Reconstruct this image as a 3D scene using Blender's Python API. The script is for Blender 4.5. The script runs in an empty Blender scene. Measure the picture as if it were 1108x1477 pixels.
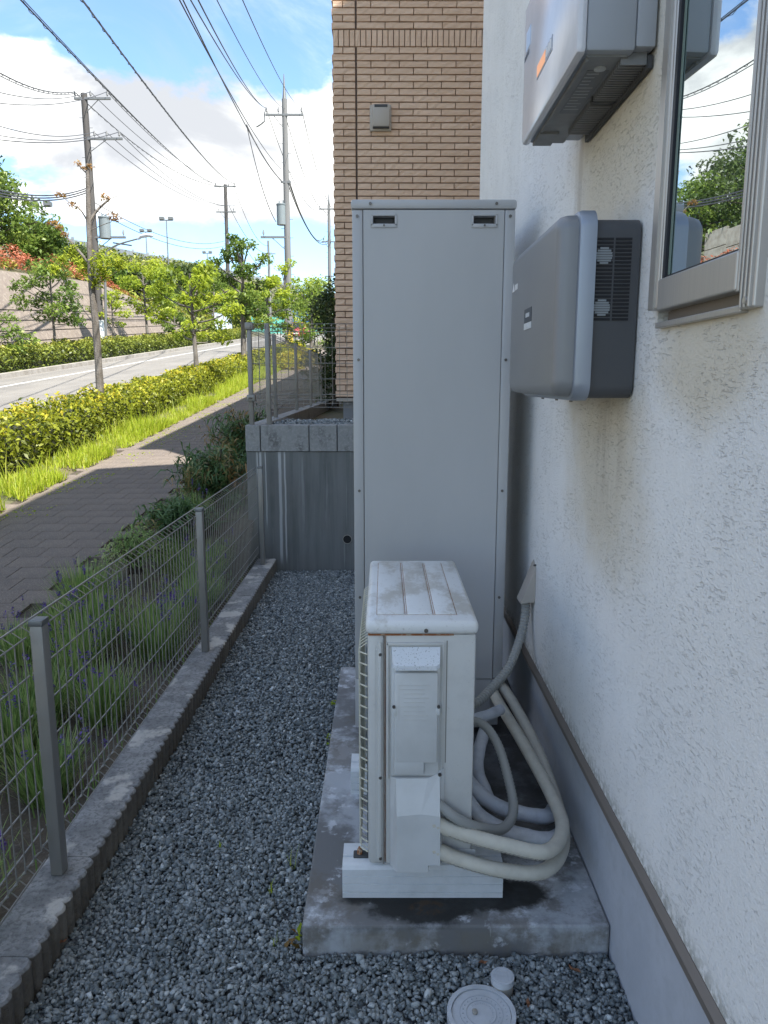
import bpy, bmesh, math, random
import numpy as np
from mathutils import Vector, Matrix, noise as mnoise
RNG = np.random.default_rng(7); random.seed(7)
S = bpy.context.scene
C = S.collection
PI = math.pi

# ------------------------------------------------------------------ camera, sky, sun, exposure
CAM_H = 1.55; PITCH = math.radians(10.02)
cd = bpy.data.cameras.new('camera'); cam = bpy.data.objects.new('camera', cd); C.objects.link(cam)
cam.location = (0, 0, CAM_H); cam.rotation_euler = (PI/2-PITCH, 0, 0)
cd.sensor_fit = 'VERTICAL'; cd.sensor_height = 36; cd.lens = 26.0; cd.clip_start = .05; cd.clip_end = 3000
S.camera = cam
SUNV = Vector((3.4, -3.9, 8.07)).normalized()
SUN_EL = math.asin(SUNV.z); SUN_AZ = math.atan2(SUNV.x, SUNV.y)
w = bpy.data.worlds.new('World'); S.world = w; w.use_nodes = True
nt = w.node_tree; nt.nodes.clear()
def N(t, **k):
    n = nt.nodes.new(t)
    for a, b in k.items(): setattr(n, a, b)
    return n
def M(op, a, b=None, c=None, cl=False):
    n = N('ShaderNodeMath', operation=op); n.use_clamp = cl
    for i, x in enumerate((a, b, c)):
        if x is None: continue
        if isinstance(x, (int, float)): n.inputs[i].default_value = x
        else: nt.links.new(x, n.inputs[i])
    return n.outputs[0]
out = N('ShaderNodeOutputWorld'); bg = N('ShaderNodeBackground'); bg.inputs[1].default_value = .15
sky = N('ShaderNodeTexSky', sky_type='NISHITA'); sky.sun_disc = False
sky.sun_elevation = SUN_EL; sky.sun_rotation = SUN_AZ; sky.air_density = 1.0; sky.dust_density = .3; sky.ozone_density = 1.6
tc = N('ShaderNodeTexCoord'); sep = N('ShaderNodeSeparateXYZ'); nt.links.new(tc.outputs['Generated'], sep.inputs[0])
el = M('ARCSINE', sep.outputs[2])
az = M('ARCTAN2', sep.outputs[0], sep.outputs[1])
comb = N('ShaderNodeCombineXYZ'); nt.links.new(M('MULTIPLY', az, 1.0), comb.inputs[0]); nt.links.new(M('MULTIPLY', el, 1.8), comb.inputs[1]); comb.inputs[2].default_value = 3.1
def noise(scale, det, rough, off=0., dist=0.):
    n = N('ShaderNodeTexNoise'); n.inputs['Scale'].default_value = scale; n.inputs['Detail'].default_value = det
    n.inputs['Roughness'].default_value = rough; n.inputs['Distortion'].default_value = dist
    a = N('ShaderNodeVectorMath', operation='ADD'); a.inputs[1].default_value = (off, off*.7, 0)
    nt.links.new(comb.outputs[0], a.inputs[0]); nt.links.new(a.outputs[0], n.inputs['Vector'])
    return n.outputs['Fac']
def MR(x, a, b, c, d, smooth=True):
    n = N('ShaderNodeMapRange'); n.interpolation_type = 'SMOOTHSTEP' if smooth else 'LINEAR'; n.clamp = True
    nt.links.new(x, n.inputs[0])
    for i, v in enumerate((a, b, c, d)): n.inputs[i+1].default_value = v
    return n.outputs[0]
D = math.radians
big = noise(4.6, 9, .58, 1.3, .1)
# bank of cumulus between about 9 and 21 degrees, thinning above and below
band = M('MULTIPLY', MR(el, D(9), D(13.5), .0, 1), MR(el, D(17), D(23.5), 1, 0))
dens = M('ADD', M('MULTIPLY', band, .255), M('SUBTRACT', big, .62))
cloud = MR(dens, -.02, .10, 0, 1)
wisp = M('MULTIPLY', MR(noise(3.0, 7, .62, 9.2, .8), .5, .8, 0, .45), MR(el, D(20), D(34), 1, .55))
low = M('MULTIPLY', MR(noise(7, 6, .6, 4.4), .48, .7, 0, .6), MR(el, D(2), D(14), 1, 0))
high = M('MULTIPLY', MR(noise(3.4, 8, .6, 15.7, .3), .47, .56, 0, 1), MR(el, D(27), D(36), 0, 1))   # unseen overhead clouds, added to whiten and brighten the light in the shade
cf = M('MAXIMUM', M('MAXIMUM', M('MAXIMUM', cloud, wisp), low), high)
shade = MR(noise(4.2, 7, .55, 6.1, .2), .36, .60, 1.0, 0.0)
cc = N('ShaderNodeMix', data_type='RGBA'); nt.links.new(shade, cc.inputs[0])
CW = 3.5
cc.inputs[6].default_value = (CW*.37, CW*.385, CW*.41, 1); cc.inputs[7].default_value = (CW*1.0, CW*.995, CW*.955, 1)
mx = N('ShaderNodeMix', data_type='RGBA'); nt.links.new(cf, mx.inputs[0])
gn = N('ShaderNodeMix', data_type='RGBA', blend_type='MULTIPLY'); gn.inputs[0].default_value = 1
nt.links.new(sky.outputs[0], gn.inputs[6]); gn.inputs[7].default_value = (.455, .51, .545, 1)
nt.links.new(gn.outputs[2], mx.inputs[6]); nt.links.new(cc.outputs[2], mx.inputs[7])
nt.links.new(mx.outputs[2], bg.inputs[0]); nt.links.new(bg.outputs[0], out.inputs[0])
ld = bpy.data.lights.new('sun', 'SUN'); ld.energy = 3.0; ld.angle = D(.5); ld.color = (1, .95, .87)
sun = bpy.data.objects.new('sun', ld); C.objects.link(sun)
sun.rotation_euler = (-SUNV).to_track_quat('-Z', 'Y').to_euler()
vs = S.view_settings; vs.view_transform = 'Standard'; vs.look = 'None'; vs.exposure = 2.06; vs.gamma = 1; vs.use_curve_mapping = False
try: S.cycles.max_bounces = 6; S.cycles.transparent_max_bounces = 6
except Exception: pass

# ------------------------------------------------------------------ measuring helpers: a pixel of the photo and a known plane give a point
F = 1067.; cT, sT = math.cos(PITCH), math.sin(PITCH)
def ray(u, v):
    dx = (u-554)/F; dy = (738.5-v)/F
    return dx, cT+dy*sT, -sT+dy*cT
def _p(k, r): return Vector((r[0]*k, r[1]*k, CAM_H+r[2]*k))
def atZ(u, v, z): r = ray(u, v); return _p((z-CAM_H)/r[2], r)
def atY(u, v, y): r = ray(u, v); return _p(y/r[1], r)
def atX(u, v, x): r = ray(u, v); return _p(x/r[0], r)
def g(y):                                                          # the street climbs 8 per cent
    return -.25+.0815*y if y < 120 else 9.53+.02*(y-120)

# ------------------------------------------------------------------ materials
def mat(name, col, rough=.6, metal=0., bump=None, var=None, spec=None, coat=0):
    """col; bump=(scale, strength, detail); var=(scale, colour2, lo, hi)"""
    m = bpy.data.materials.new(name); m.use_nodes = True; t = m.node_tree
    b = t.nodes['Principled BSDF']; b.inputs['Base Color'].default_value = (*col, 1); b.inputs['Roughness'].default_value = rough
    b.inputs['Metallic'].default_value = metal
    if spec is not None: b.inputs['Specular IOR Level'].default_value = spec
    if coat: b.inputs['Coat Weight'].default_value = coat
    if bump or var: 
        tcn = t.nodes.new('ShaderNodeTexCoord')
    if var:
        vs_ = var if isinstance(var, list) else [var]
        prev = None
        for (sc, c2, lo, hi) in vs_:
            n = t.nodes.new('ShaderNodeTexNoise'); n.inputs['Detail'].default_value = 8; n.inputs['Roughness'].default_value = .62
            if isinstance(sc, tuple):
                mp = t.nodes.new('ShaderNodeMapping'); mp.inputs['Scale'].default_value = sc; t.links.new(tcn.outputs['Object'], mp.inputs[0]); t.links.new(mp.outputs[0], n.inputs['Vector']); n.inputs['Scale'].default_value = 1
            else:
                n.inputs['Scale'].default_value = sc; t.links.new(tcn.outputs['Object'], n.inputs['Vector'])
            r = t.nodes.new('ShaderNodeMapRange'); r.inputs[1].default_value = lo; r.inputs[2].default_value = hi; t.links.new(n.outputs[0], r.inputs[0])
            x = t.nodes.new('ShaderNodeMix'); x.data_type = 'RGBA'; t.links.new(r.outputs[0], x.inputs[0])
            if prev: t.links.new(prev, x.inputs[6])
            else: x.inputs[6].default_value = (*col, 1)
            x.inputs[7].default_value = (*c2, 1); prev = x.outputs[2]
        t.links.new(prev, b.inputs['Base Color'])
        m['_out'] = 1
    if bump:
        n = t.nodes.new('ShaderNodeTexNoise'); n.inputs['Scale'].default_value = bump[0]; n.inputs['Detail'].default_value = bump[2] if len(bump) > 2 else 6
        t.links.new(tcn.outputs['Object'], n.inputs['Vector'])
        bp = t.nodes.new('ShaderNodeBump'); bp.inputs['Strength'].default_value = bump[1]; bp.inputs['Distance'].default_value = bump[3] if len(bump) > 3 else .01
        t.links.new(n.outputs[0], bp.inputs['Height']); t.links.new(bp.outputs[0], b.inputs['Normal'])
    return m
class NT:
    """small helper to write a material's node tree"""
    def __init__(s, name):
        s.m = bpy.data.materials.new(name); s.m.use_nodes = True; s.t = s.m.node_tree; s.b = s.t.nodes['Principled BSDF']
        s.tc = s.t.nodes.new('ShaderNodeTexCoord').outputs['Object']
    def n(s, ty, **k):
        x = s.t.nodes.new(ty)
        for a, b in k.items(): setattr(x, a, b)
        return x
    def lk(s, a, b): s.t.links.new(a, b)
    def put(s, sock, v):
        if isinstance(v, (int, float)): sock.default_value = v
        elif isinstance(v, tuple): sock.default_value = (*v, 1) if len(v) == 3 and len(sock.default_value) == 4 else v
        else: s.lk(v, sock)
    def noise(s, sc, det=6, rough=.6, vec=None, scale3=None, dist=0, loc=(0, 0, 0), rot=(0, 0, 0)):
        x = s.n('ShaderNodeTexNoise'); x.inputs['Detail'].default_value = det; x.inputs['Roughness'].default_value = rough; x.inputs['Scale'].default_value = sc; x.inputs['Distortion'].default_value = dist
        mp = s.n('ShaderNodeMapping'); mp.inputs['Scale'].default_value = scale3 or (1, 1, 1); mp.inputs['Location'].default_value = loc; mp.inputs['Rotation'].default_value = rot
        s.lk(vec or s.tc, mp.inputs[0]); s.lk(mp.outputs[0], x.inputs['Vector']); return x.outputs[0]
    def mr(s, x, a, b, c=0., d=1.):
        r = s.n('ShaderNodeMapRange'); r.clamp = True; r.interpolation_type = 'SMOOTHSTEP'; s.lk(x, r.inputs[0])
        for i, v in enumerate((a, b, c, d)): r.inputs[i+1].default_value = v
        return r.outputs[0]
    def mix(s, f, a, b):
        x = s.n('ShaderNodeMix', data_type='RGBA'); s.put(x.inputs[0], f); s.put(x.inputs[6], a); s.put(x.inputs[7], b); return x.outputs[2]
    def math(s, op, a, b=0.):
        x = s.n('ShaderNodeMath', operation=op); s.put(x.inputs[0], a); s.put(x.inputs[1], b); return x.outputs[0]
    def bump(s, h, st, d, prev=None):
        x = s.n('ShaderNodeBump'); x.inputs['Strength'].default_value = st; x.inputs['Distance'].default_value = d; s.lk(h, x.inputs['Height'])
        if prev: s.lk(prev, x.inputs['Normal'])
        return x.outputs[0]
    def xyz(s):
        x = s.n('ShaderNodeSeparateXYZ'); s.lk(s.tc, x.inputs[0]); return x.outputs
    def blob(s, cy, cz, ry, rz, nz, amp=.6):
        """soft mask round (y=cy, z=cz), edges broken up by nz"""
        X = s.xyz()
        a = s.math('DIVIDE', s.math('SUBTRACT', X[1], cy), ry); b = s.math('DIVIDE', s.math('SUBTRACT', X[2], cz), rz)
        d = s.math('SQRT', s.math('ADD', s.math('MULTIPLY', a, a), s.math('MULTIPLY', b, b)))
        d = s.math('ADD', d, s.math('MULTIPLY', s.math('SUBTRACT', nz, .5), amp))
        return s.mr(d, .35, 1.05, 1., 0.)

def foliage(name, c0, c1, c2=None, trans=.35):
    """leaf material: colour of each leaf from its own 'tint' (0..1)"""
    k = NT(name); a = k.n('ShaderNodeAttribute'); a.attribute_name = 'tint'
    r = k.n('ShaderNodeValToRGB'); r.color_ramp.elements[0].color = (*c0, 1); r.color_ramp.elements[1].color = (*(c2 or c1), 1)
    if c2: e = r.color_ramp.elements.new(.6); e.color = (*c1, 1)
    k.lk(a.outputs['Fac'], r.inputs[0]); k.lk(r.outputs[0], k.b.inputs['Base Color'])
    k.b.inputs['Roughness'].default_value = .45; k.b.inputs['Specular IOR Level'].default_value = .35
    tr = k.n('ShaderNodeBsdfTranslucent'); k.lk(r.outputs[0], tr.inputs[0])
    ms = k.n('ShaderNodeMixShader'); ms.inputs[0].default_value = trans
    k.lk(k.b.outputs[0], ms.inputs[1]); k.lk(tr.outputs[0], ms.inputs[2])
    k.lk(ms.outputs[0], k.t.nodes['Material Output'].inputs[0]); return k.m

# stucco of the near house: cream roughcast with trowel pits and rain stains of its own
def stucco():
    k = NT('cream_stucco')
    fine = k.noise(190, 4, .6); med = k.noise(70, 5, .6)
    pit = k.noise(1, 3, .55, scale3=(100, 95, 200), rot=(.45, 0, 0), dist=.5)
    drag = k.noise(1, 3, .5, scale3=(80, 40, 190), rot=(-.55, 0, 0), loc=(0, 3, 5), dist=.4)
    region = k.noise(5, 3, .5)
    p = k.mr(pit, .60, .66); q = k.math('MULTIPLY', k.mr(drag, .60, .66), k.mr(region, .42, .56))
    pits = k.math('MAXIMUM', k.math('MULTIPLY', p, k.mr(k.noise(7, 3, .5, loc=(9, 2, 4)), .34, .6)), q)
    h = k.math('ADD', k.math('MULTIPLY', fine, .6), k.math('MULTIPLY', med, .6))
    h = k.math('SUBTRACT', h, k.math('MULTIPLY', pits, .6))
    k.lk(k.bump(h, .85, .004), k.b.inputs['Normal'])
    nz = k.noise(3.5, 7, .62); nv = k.noise(1, 6, .6, scale3=(3, 16, 1.6))
    base = k.mix(k.mr(k.noise(2.2, 6, .6), .35, .7), (.84, .835, .81), (.79, .79, .77))
    dirt = k.math('MULTIPLY', k.math('MULTIPLY', k.mr(nv, .42, .68), .08), 1.0)
    base = k.mix(dirt, base, (.50, .49, .45))
    warm = k.blob(2.0, 2.18, .52, .50, nz, .9); warm2 = k.blob(1.95, 1.30, .50, .34, nz, 1.0); warm3 = k.blob(1.36, 1.60, .34, .17, nz, .9)
    wm = k.math('MAXIMUM', k.math('MAXIMUM', warm, warm2), warm3)
    base = k.mix(k.math('MULTIPLY', wm, .55), base, (.55, .45, .27))
    s1 = k.math('MULTIPLY', k.blob(2.34, 2.05, .10, .42, nv, .8), k.mr(nv, .35, .6)); s2 = k.math('MULTIPLY', k.blob(1.92, 1.38, .16, .24, nv, .9), k.mr(nv, .38, .62))
    base = k.mix(k.math('MULTIPLY', k.math('MAXIMUM', s1, s2), .34), base, (.26, .20, .15))
    base = k.mix(k.math('MULTIPLY', pits, .22), base, (.33, .31, .26))
    X = k.xyz(); foot = k.math('MULTIPLY', k.mr(X[2], .47, .54, 1, 0), k.mr(k.noise(60, 4, .6), .38, .58))
    base = k.mix(k.math('MULTIPLY', foot, .7), base, (.25, .25, .2))
    k.lk(base, k.b.inputs['Base Color']); k.b.inputs['Roughness'].default_value = .9
    return k.m
M_stucco = stucco()
M_found = mat('foundation_render', (.52, .54, .58), .85, bump=(120, .35, 6, .002), var=[(3, (.44, .46, .5), .4, .7), (30, (.46, .48, .51), .45, .7)])
M_flash = mat('bronze_flashing', (.20, .17, .145), .45, .3)
M_alu = mat('silver_beige_aluminium', (.50, .475, .44), .38, .55, var=((1, 300, 1), (.46, .44, .41), .4, .6))
M_alud = mat('dark_gasket', (.02, .022, .028), .5)
M_steel = mat('steel', (.55, .55, .55), .35, .9)
M_screw = mat('screw_steel', (.16, .15, .14), .4, .8)
def glassmat():
    k = NT('window_glass'); k.b.inputs['Base Color'].default_value = (.012, .02, .022, 1); k.b.inputs['Roughness'].default_value = .05
    gl = k.n('ShaderNodeBsdfGlossy'); gl.inputs['Roughness'].default_value = .0; gl.inputs['Color'].default_value = (.86, .93, .95, 1)
    ms = k.n('ShaderNodeMixShader'); ms.inputs[0].default_value = .62; k.lk(k.b.outputs[0], ms.inputs[1]); k.lk(gl.outputs[0], ms.inputs[2])
    k.lk(ms.outputs[0], k.t.nodes['Material Output'].inputs[0]); return k.m
M_glass = glassmat()
M_inv = mat('white_enamel', (.78, .78, .82), .22, bump=(3, .03, 2, .01), var=(4, (.62, .62, .66), .4, .7))
M_invs = mat('grey_enamel', (.36, .38, .41), .5)
M_invb = mat('grey_bottom_plate', (.26, .265, .265), .6, var=(9, (.2, .2, .195), .4, .7))
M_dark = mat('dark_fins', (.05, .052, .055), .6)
M_black = mat('near_black', (.008, .008, .01), .7)
M_lg = mat('mid_grey_panel', (.23, .235, .24), .42, .15, bump=(900, .05, 2, .001), var=(5, (.215, .22, .228), .4, .7))
M_lr = mat('blue_grey_rim', (.30, .33, .38), .38, .35)
M_ld = mat('dark_grey_case', (.065, .067, .072), .5, bump=(700, .06, 2, .001))
M_ldisc = mat('pale_disc', (.24, .26, .27), .5)
M_white = mat('white_print', (.8, .8, .8), .5)
M_navy = mat('dark_label', (.04, .05, .065), .4)
M_pale = mat('pale_label', (.6, .62, .63), .4)
k = NT('amber_display'); k.b.inputs['Base Color'].default_value = (.75, .38, .2, 1); k.b.inputs['Emission Color'].default_value = (1, .42, .16, 1); k.b.inputs['Emission Strength'].default_value = .12; M_amber = k.m
M_tank = mat('tank_painted_steel', (.45, .452, .452), .38, bump=(2, .05, 2, .01), var=[((2.2, 2.2, .8), (.41, .414, .416), .35, .7)])
M_tanks = mat('tank_painted_steel_side', (.42, .43, .425), .42)
def acmat(name, c):
    k = NT(name); z = k.noise(10, 7, .65); base = k.mix(k.mr(z, .4, .75), c, tuple(x*.88 for x in c))
    sp = k.mr(k.noise(130, 3, .6), .66, .72); base = k.mix(k.math('MULTIPLY', sp, .25), base, (.25, .22, .18))
    k.lk(base, k.b.inputs['Base Color']); k.b.inputs['Roughness'].default_value = .42; return k.m
M_ac = acmat('aged_ivory_enamel', (.58, .58, .555))
def aclid():
    k = NT('dirty_white_lid'); a = k.noise(9, 8, .68, scale3=(1, .5, 1)); d = k.mr(a, .46, .62)
    base = k.mix(k.math('MULTIPLY', d, .6), (.70, .71, .70), (.36, .32, .25))
    base = k.mix(k.math('MULTIPLY', k.mr(k.noise(90, 4, .7), .6, .72), .5), base, (.22, .2, .17))
    k.lk(base, k.b.inputs['Base Color']); k.b.inputs['Roughness'].default_value = .4; return k.m
M_lid = aclid()
M_dark2 = mat('seam_shadow', (.22, .21, .19), .7)
M_rust = mat('rust', (.30, .11, .04), .9, bump=(200, .5, 5, .002), var=(60, (.45, .38, .28), .45, .65))
M_cov = mat('white_plastic_cover', (.60, .61, .60), .4, var=(12, (.54, .55, .54), .4, .7))
def spk():
    k = NT('speckled_plastic'); s_ = k.mr(k.noise(240, 3, .6), .60, .66)
    k.lk(k.mix(k.math('MULTIPLY', s_, .7), (.66, .69, .72), (.15, .15, .15)), k.b.inputs['Base Color']); k.b.inputs['Roughness'].default_value = .5; return k.m
M_spk = spk()
M_grille = mat('ivory_plastic_grille', (.62, .60, .48), .5)
M_fins = mat('grey_fins', (.12, .14, .14), .6)
M_block = mat('white_plastic_block', (.66, .68, .69), .45, var=(20, (.58, .6, .6), .45, .7))
M_hose = mat('cream_insulation_hose', (.60, .57, .48), .6, var=(25, (.52, .49, .41), .4, .7))
M_hoseg = mat('grey_conduit', (.33, .33, .31), .5)
M_tape = mat('white_pipe_tape', (.62, .64, .68), .5, var=(18, (.5, .52, .56), .45, .65))
M_cap = mat('beige_plastic', (.45, .41, .36), .55)
def slabmat():
    k = NT('stained_concrete'); X = k.xyz()
    n1 = k.noise(3.2, 9, .65); n2 = k.noise(9, 8, .68, loc=(4, 1, 0)); n3 = k.noise(42, 6, .65)
    base = k.mix(k.mr(n1, .42, .56), (.40, .415, .43), (.17, .17, .168))
    base = k.mix(k.math('MULTIPLY', k.mr(n2, .55, .62), .65), base, (.66, .68, .71))
    base = k.mix(k.math('MULTIPLY', k.mr(k.noise(5, 8, .7, loc=(7, 3, 1)), .5, .6), .7), base, (.15, .135, .115))
    def disc(cx, cy, rx, ry, nz, amp):
        a = k.math('DIVIDE', k.math('SUBTRACT', X[0], cx), rx); b = k.math('DIVIDE', k.math('SUBTRACT', X[1], cy), ry)
        d = k.math('SQRT', k.math('ADD', k.math('MULTIPLY', a, a), k.math('MULTIPLY', b, b)))
        return k.mr(k.math('ADD', d, k.math('MULTIPLY', k.math('SUBTRACT', nz, .5), amp)), .7, 1.05, 1, 0)
    wet = k.math('MAXIMUM', k.math('MAXIMUM', disc(.12, 1.855, .17, .085, n2, 1.2), disc(.33, 1.90, .17, .085, n2, 1.2)), disc(.12, 1.89, .27, .05, n2, 1.0))
    wet = k.math('MULTIPLY', wet, k.mr(X[2], .085, .095))
    base = k.mix(k.math('MULTIPLY', wet, .93), base, (.02, .02, .018))
    rust = k.math('MULTIPLY', k.math('MULTIPLY', disc(.12, 1.845, .06, .035, n1, 1.0), k.mr(n3, .4, .6)), k.mr(X[2], .085, .095))
    base = k.mix(k.math('MULTIPLY', rust, .5), base, (.09, .05, .02))
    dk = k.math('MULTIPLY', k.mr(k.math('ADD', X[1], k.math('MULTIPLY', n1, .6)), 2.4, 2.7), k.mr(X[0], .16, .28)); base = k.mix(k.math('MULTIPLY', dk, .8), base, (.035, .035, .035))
    fr = k.math('MULTIPLY', k.mr(X[2], .09, .07), k.mr(k.noise(1, 6, .65, scale3=(9, 9, 2)), .42, .62)); base = k.mix(k.math('MULTIPLY', fr, .5), base, (.19, .17, .13))
    cr = k.math('MULTIPLY', k.mr(X[2], .099, .09), k.mr(k.noise(1, 5, .6, scale3=(22, 22, 3), loc=(2, 0, 0)), .64, .67)); base = k.mix(k.math('MULTIPLY', cr, .7), base, (.5, .5, .48))
    k.lk(base, k.b.inputs['Base Color'])
    k.b.inputs['Roughness'].default_value = .72; k.b.inputs['Specular IOR Level'].default_value = .25
    k.lk(k.bump(k.math('ADD', n3, n2), .35, .004), k.b.inputs['Normal']); return k.m
M_slab = slabmat()
M_soil = mat('soil', (.07, .055, .04), .95, bump=(30, .8, 6, .02), var=[(6, (.10, .08, .055), .4, .65), (50, (.16, .14, .12), .55, .7)])
M_earth = mat('ground_earth', (.08, .09, .04), .95, var=(1.5, (.12, .10, .06), .4, .6))
M_gbase = mat('gravel_bed', (.05, .055, .06), .95, bump=(90, 1, 5, .012), var=(90, (.14, .15, .16), .45, .65))
def gravelmat():
    k = NT('grey_gravel'); g_ = k.n('ShaderNodeNewGeometry'); r = k.n('ShaderNodeValToRGB')
    el_ = r.color_ramp.elements; el_[0].color = (.08, .10, .105, 1); el_[1].color = (.70, .73, .72, 1)
    for p, c in ((.35, (.20, .225, .228)), (.72, (.29, .315, .318)), (.93, (.40, .43, .425)), (.985, (.55, .58, .57))): e = el_.new(p); e.color = (*c, 1)
    k.lk(g_.outputs['Random Per Island'], r.inputs[0])
    k.lk(k.mix(k.math('MULTIPLY', k.noise(300, 3, .6), .4), r.outputs[0], (.13, .14, .14)), k.b.inputs['Base Color']); k.b.inputs['Roughness'].default_value = .75; return k.m
M_gravel = gravelmat()
M_curb = None
def curbmat():
    k = NT('weathered_block'); oc = k.tc; gp = k.n('ShaderNodeNewGeometry'); k.tc = gp.outputs['Position']; n1 = k.noise(9, 8, .66); n2 = k.noise(70, 6, .65); 
    base = k.mix(k.mr(n1, .42, .6), (.22, .22, .217), (.33, .328, .322))
    base = k.mix(k.math('MULTIPLY', k.mr(n2, .48, .60), .6), base, (.12, .12, .12))
    eff = k.math('MULTIPLY', k.mr(k.noise(5.5, 6, .6, loc=(3, 8, 1)),  .53, .61), .75); base = k.mix(eff, base, (.58, .55, .50))
    k.tc = oc; X = k.xyz(); side_ = k.math('MULTIPLY', k.mr(X[0], .118, .124), k.mr(X[2], .113, .105)); base = k.mix(k.math('MULTIPLY', side_, .8), base, (.12, .10, .075))
    k.lk(base, k.b.inputs['Base Color']); k.b.inputs['Roughness'].default_value = .95
    k.lk(k.bump(k.math('ADD', n2, n1), .9, .006), k.b.inputs['Normal']); return k.m
M_curb = curbmat()
M_fence = mat('bronze_grey_fence', (.27, .262, .245), .4, .35)
M_fence2 = mat('grey_fence', (.24, .23, .21), .45, .3)
def retmat():
    k = NT('streaked_concrete')
    n1 = k.noise(1, 8, .62, scale3=(14, 14, .9)); n2 = k.noise(7, 7, .62); n3 = k.noise(1, 5, .6, scale3=(40, 40, 1.2), loc=(5, 0, 0))
    base = k.mix(k.mr(n1, .32, .66), (.12, .128, .124), (.185, .192, .187))
    base = k.mix(k.math('MULTIPLY', k.mr(n2, .4, .68), .5), base, (.17, .17, .165))
    base = k.mix(k.math('MULTIPLY', k.mr(n3, .6, .66), .3), base, (.4, .4, .4))
    X = k.xyz()
    def streak(cx, wd, z0, z1):
        wob = k.math('MULTIPLY', k.math('SUBTRACT', k.noise(1, 3, .5, scale3=(.1, .1, 6), loc=(cx*9, 0, 0)), .5), .012)
        a = k.math('ABSOLUTE', k.math('SUBTRACT', k.math('ADD', X[0], wob), cx))
        return k.math('MULTIPLY', k.mr(a, wd*.4, wd, 1, 0), k.math('MULTIPLY', k.mr(X[2], z0, z0+.12), k.mr(X[2], z1-.02, z1, 1, .6)))
    s = None
    for cx, wd, z0, z1 in ((-.995, .012, .1, .99), (-.955, .006, .35, .99), (-.84, .016, .04, .99), (-.80, .009, .05, .99), (-1.02, .006, .75, .99)):
        q = streak(cx, wd, z0, z1); s = q if s is None else k.math('MAXIMUM', s, q)
    base = k.mix(k.math('MULTIPLY', s, .62), base, (.55, .56, .56))
    k.lk(base, k.b.inputs['Base Color']); k.b.inputs['Roughness'].default_value = .85
    k.lk(k.bump(n2, .25, .004), k.b.inputs['Normal']); return k.m
M_ret = retmat()
M_cblk = mat('grey_cap_block', (.25, .255, .25), .85, bump=(80, .4, 5, .003), var=[((9, 9, 5), (.13, .13, .128), .5, .66), (60, (.31, .31, .305), .45, .65)])
def brickmat():
    k = NT('tan_split_tile'); oi = k.n('ShaderNodeObjectInfo')
    base = k.mix(oi.outputs['Random'], (.62, .43, .295), (.70, .50, .355))
    lay = k.noise(1, 6, .65, scale3=(5, 5, 55), dist=.3)
    base = k.mix(k.math('MULTIPLY', k.mr(lay, .5, .68), .4), base, (.40, .27, .21))
    k.lk(base, k.b.inputs['Base Color']); k.b.inputs['Roughness'].default_value = .85
    k.lk(k.bump(lay, .7, .008), k.b.inputs['Normal']); return k.m
M_brick = brickmat()
M_mortar = mat('dark_joint', (.11, .08, .065), .95)
M_vent = mat('beige_vent', (.42, .37, .31), .45)
M_paver = None
def pavmat(name, c1, c2):
    k = NT(name); oi = k.n('ShaderNodeObjectInfo'); n = k.noise(110, 3, .7); n2 = k.noise(5, 6, .6)
    base = k.mix(oi.outputs['Random'], c1, c2); base = k.mix(k.math('MULTIPLY', k.mr(n, .5, .6), .6), base, tuple(x*2 for x in c2))
    base = k.mix(k.math('MULTIPLY', k.mr(n2, .45, .7), .3), base, (.07, .06, .05)); k.lk(base, k.b.inputs['Base Color']); k.b.inputs['Roughness'].default_value = .9
    k.lk(k.bump(n, .6, .003), k.b.inputs['Normal']); return k.m
M_paver = pavmat('brown_grey_paver', (.118, .098, .083), (.145, .12, .10))
def roadmat():
    k = NT('old_asphalt'); n = k.noise(120, 4, .7); tr = k.noise(1, 5, .6, scale3=(1.4, .05, 1)); n2 = k.noise(.8, 6, .6)
    base = k.mix(k.mr(tr, .35, .65), (.19, .178, .16), (.15, .142, .13)); base = k.mix(k.math('MULTIPLY', k.mr(n2, .4, .7), .4), base, (.24, .23, .21))
    base = k.mix(k.math('MULTIPLY', k.mr(n, .45, .7), .3), base, (.10, .10, .10))
    ck = k.math('ABSOLUTE', k.math('SUBTRACT', k.noise(1, 5, .6, scale3=(.5, .09, .5), dist=.5), .5)); base = k.mix(k.mr(ck, .0, .004, .55, 0), base, (.06, .06, .06))
    k.lk(base, k.b.inputs['Base Color']); k.b.inputs['Roughness'].default_value = .85; k.lk(k.bump(n, .4, .004), k.b.inputs['Normal']); return k.m
M_road = roadmat()
M_line = mat('worn_white_paint', (.55, .55, .53), .8, var=(14, (.25, .25, .24), .48, .62))
M_kerb = mat('kerb_concrete', (.33, .31, .28), .9, bump=(50, .4, 5, .004), var=(3, (.22, .2, .17), .4, .65))
M_bigwall = mat('brown_weathered_concrete', (.20, .165, .135), .9, bump=(20, .4, 6, .01), var=[((.8, 2.5, .3), (.16, .13, .11), .42, .7), (6, (.28, .24, .2), .5, .7)])
M_bark = mat('bark', (.10, .088, .075), .95, bump=(40, .8, 6, .01), var=((14, 14, 5), (.18, .165, .15), .42, .65))
M_bark2 = mat('dark_bark', (.075, .06, .045), .95, bump=(40, .8, 6, .01))
M_pole = mat('pole_concrete', (.17, .17, .168), .8, var=((9, 9, .4), (.13, .13, .13), .4, .7))
M_poleb = mat('old_pole', (.06, .055, .052), .85, var=((9, 9, .4), (.085, .08, .075), .4, .7))
M_galv = mat('galvanised', (.17, .175, .175), .5, .5)
M_tr = mat('transformer_grey', (.17, .20, .21), .5)
M_wire = mat('cable_black', (.035, .035, .038), .6)
M_wireg = mat('cable_grey', (.05, .05, .055), .6)
M_yel = mat('yellow_band', (.75, .5, .04), .5)
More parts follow.
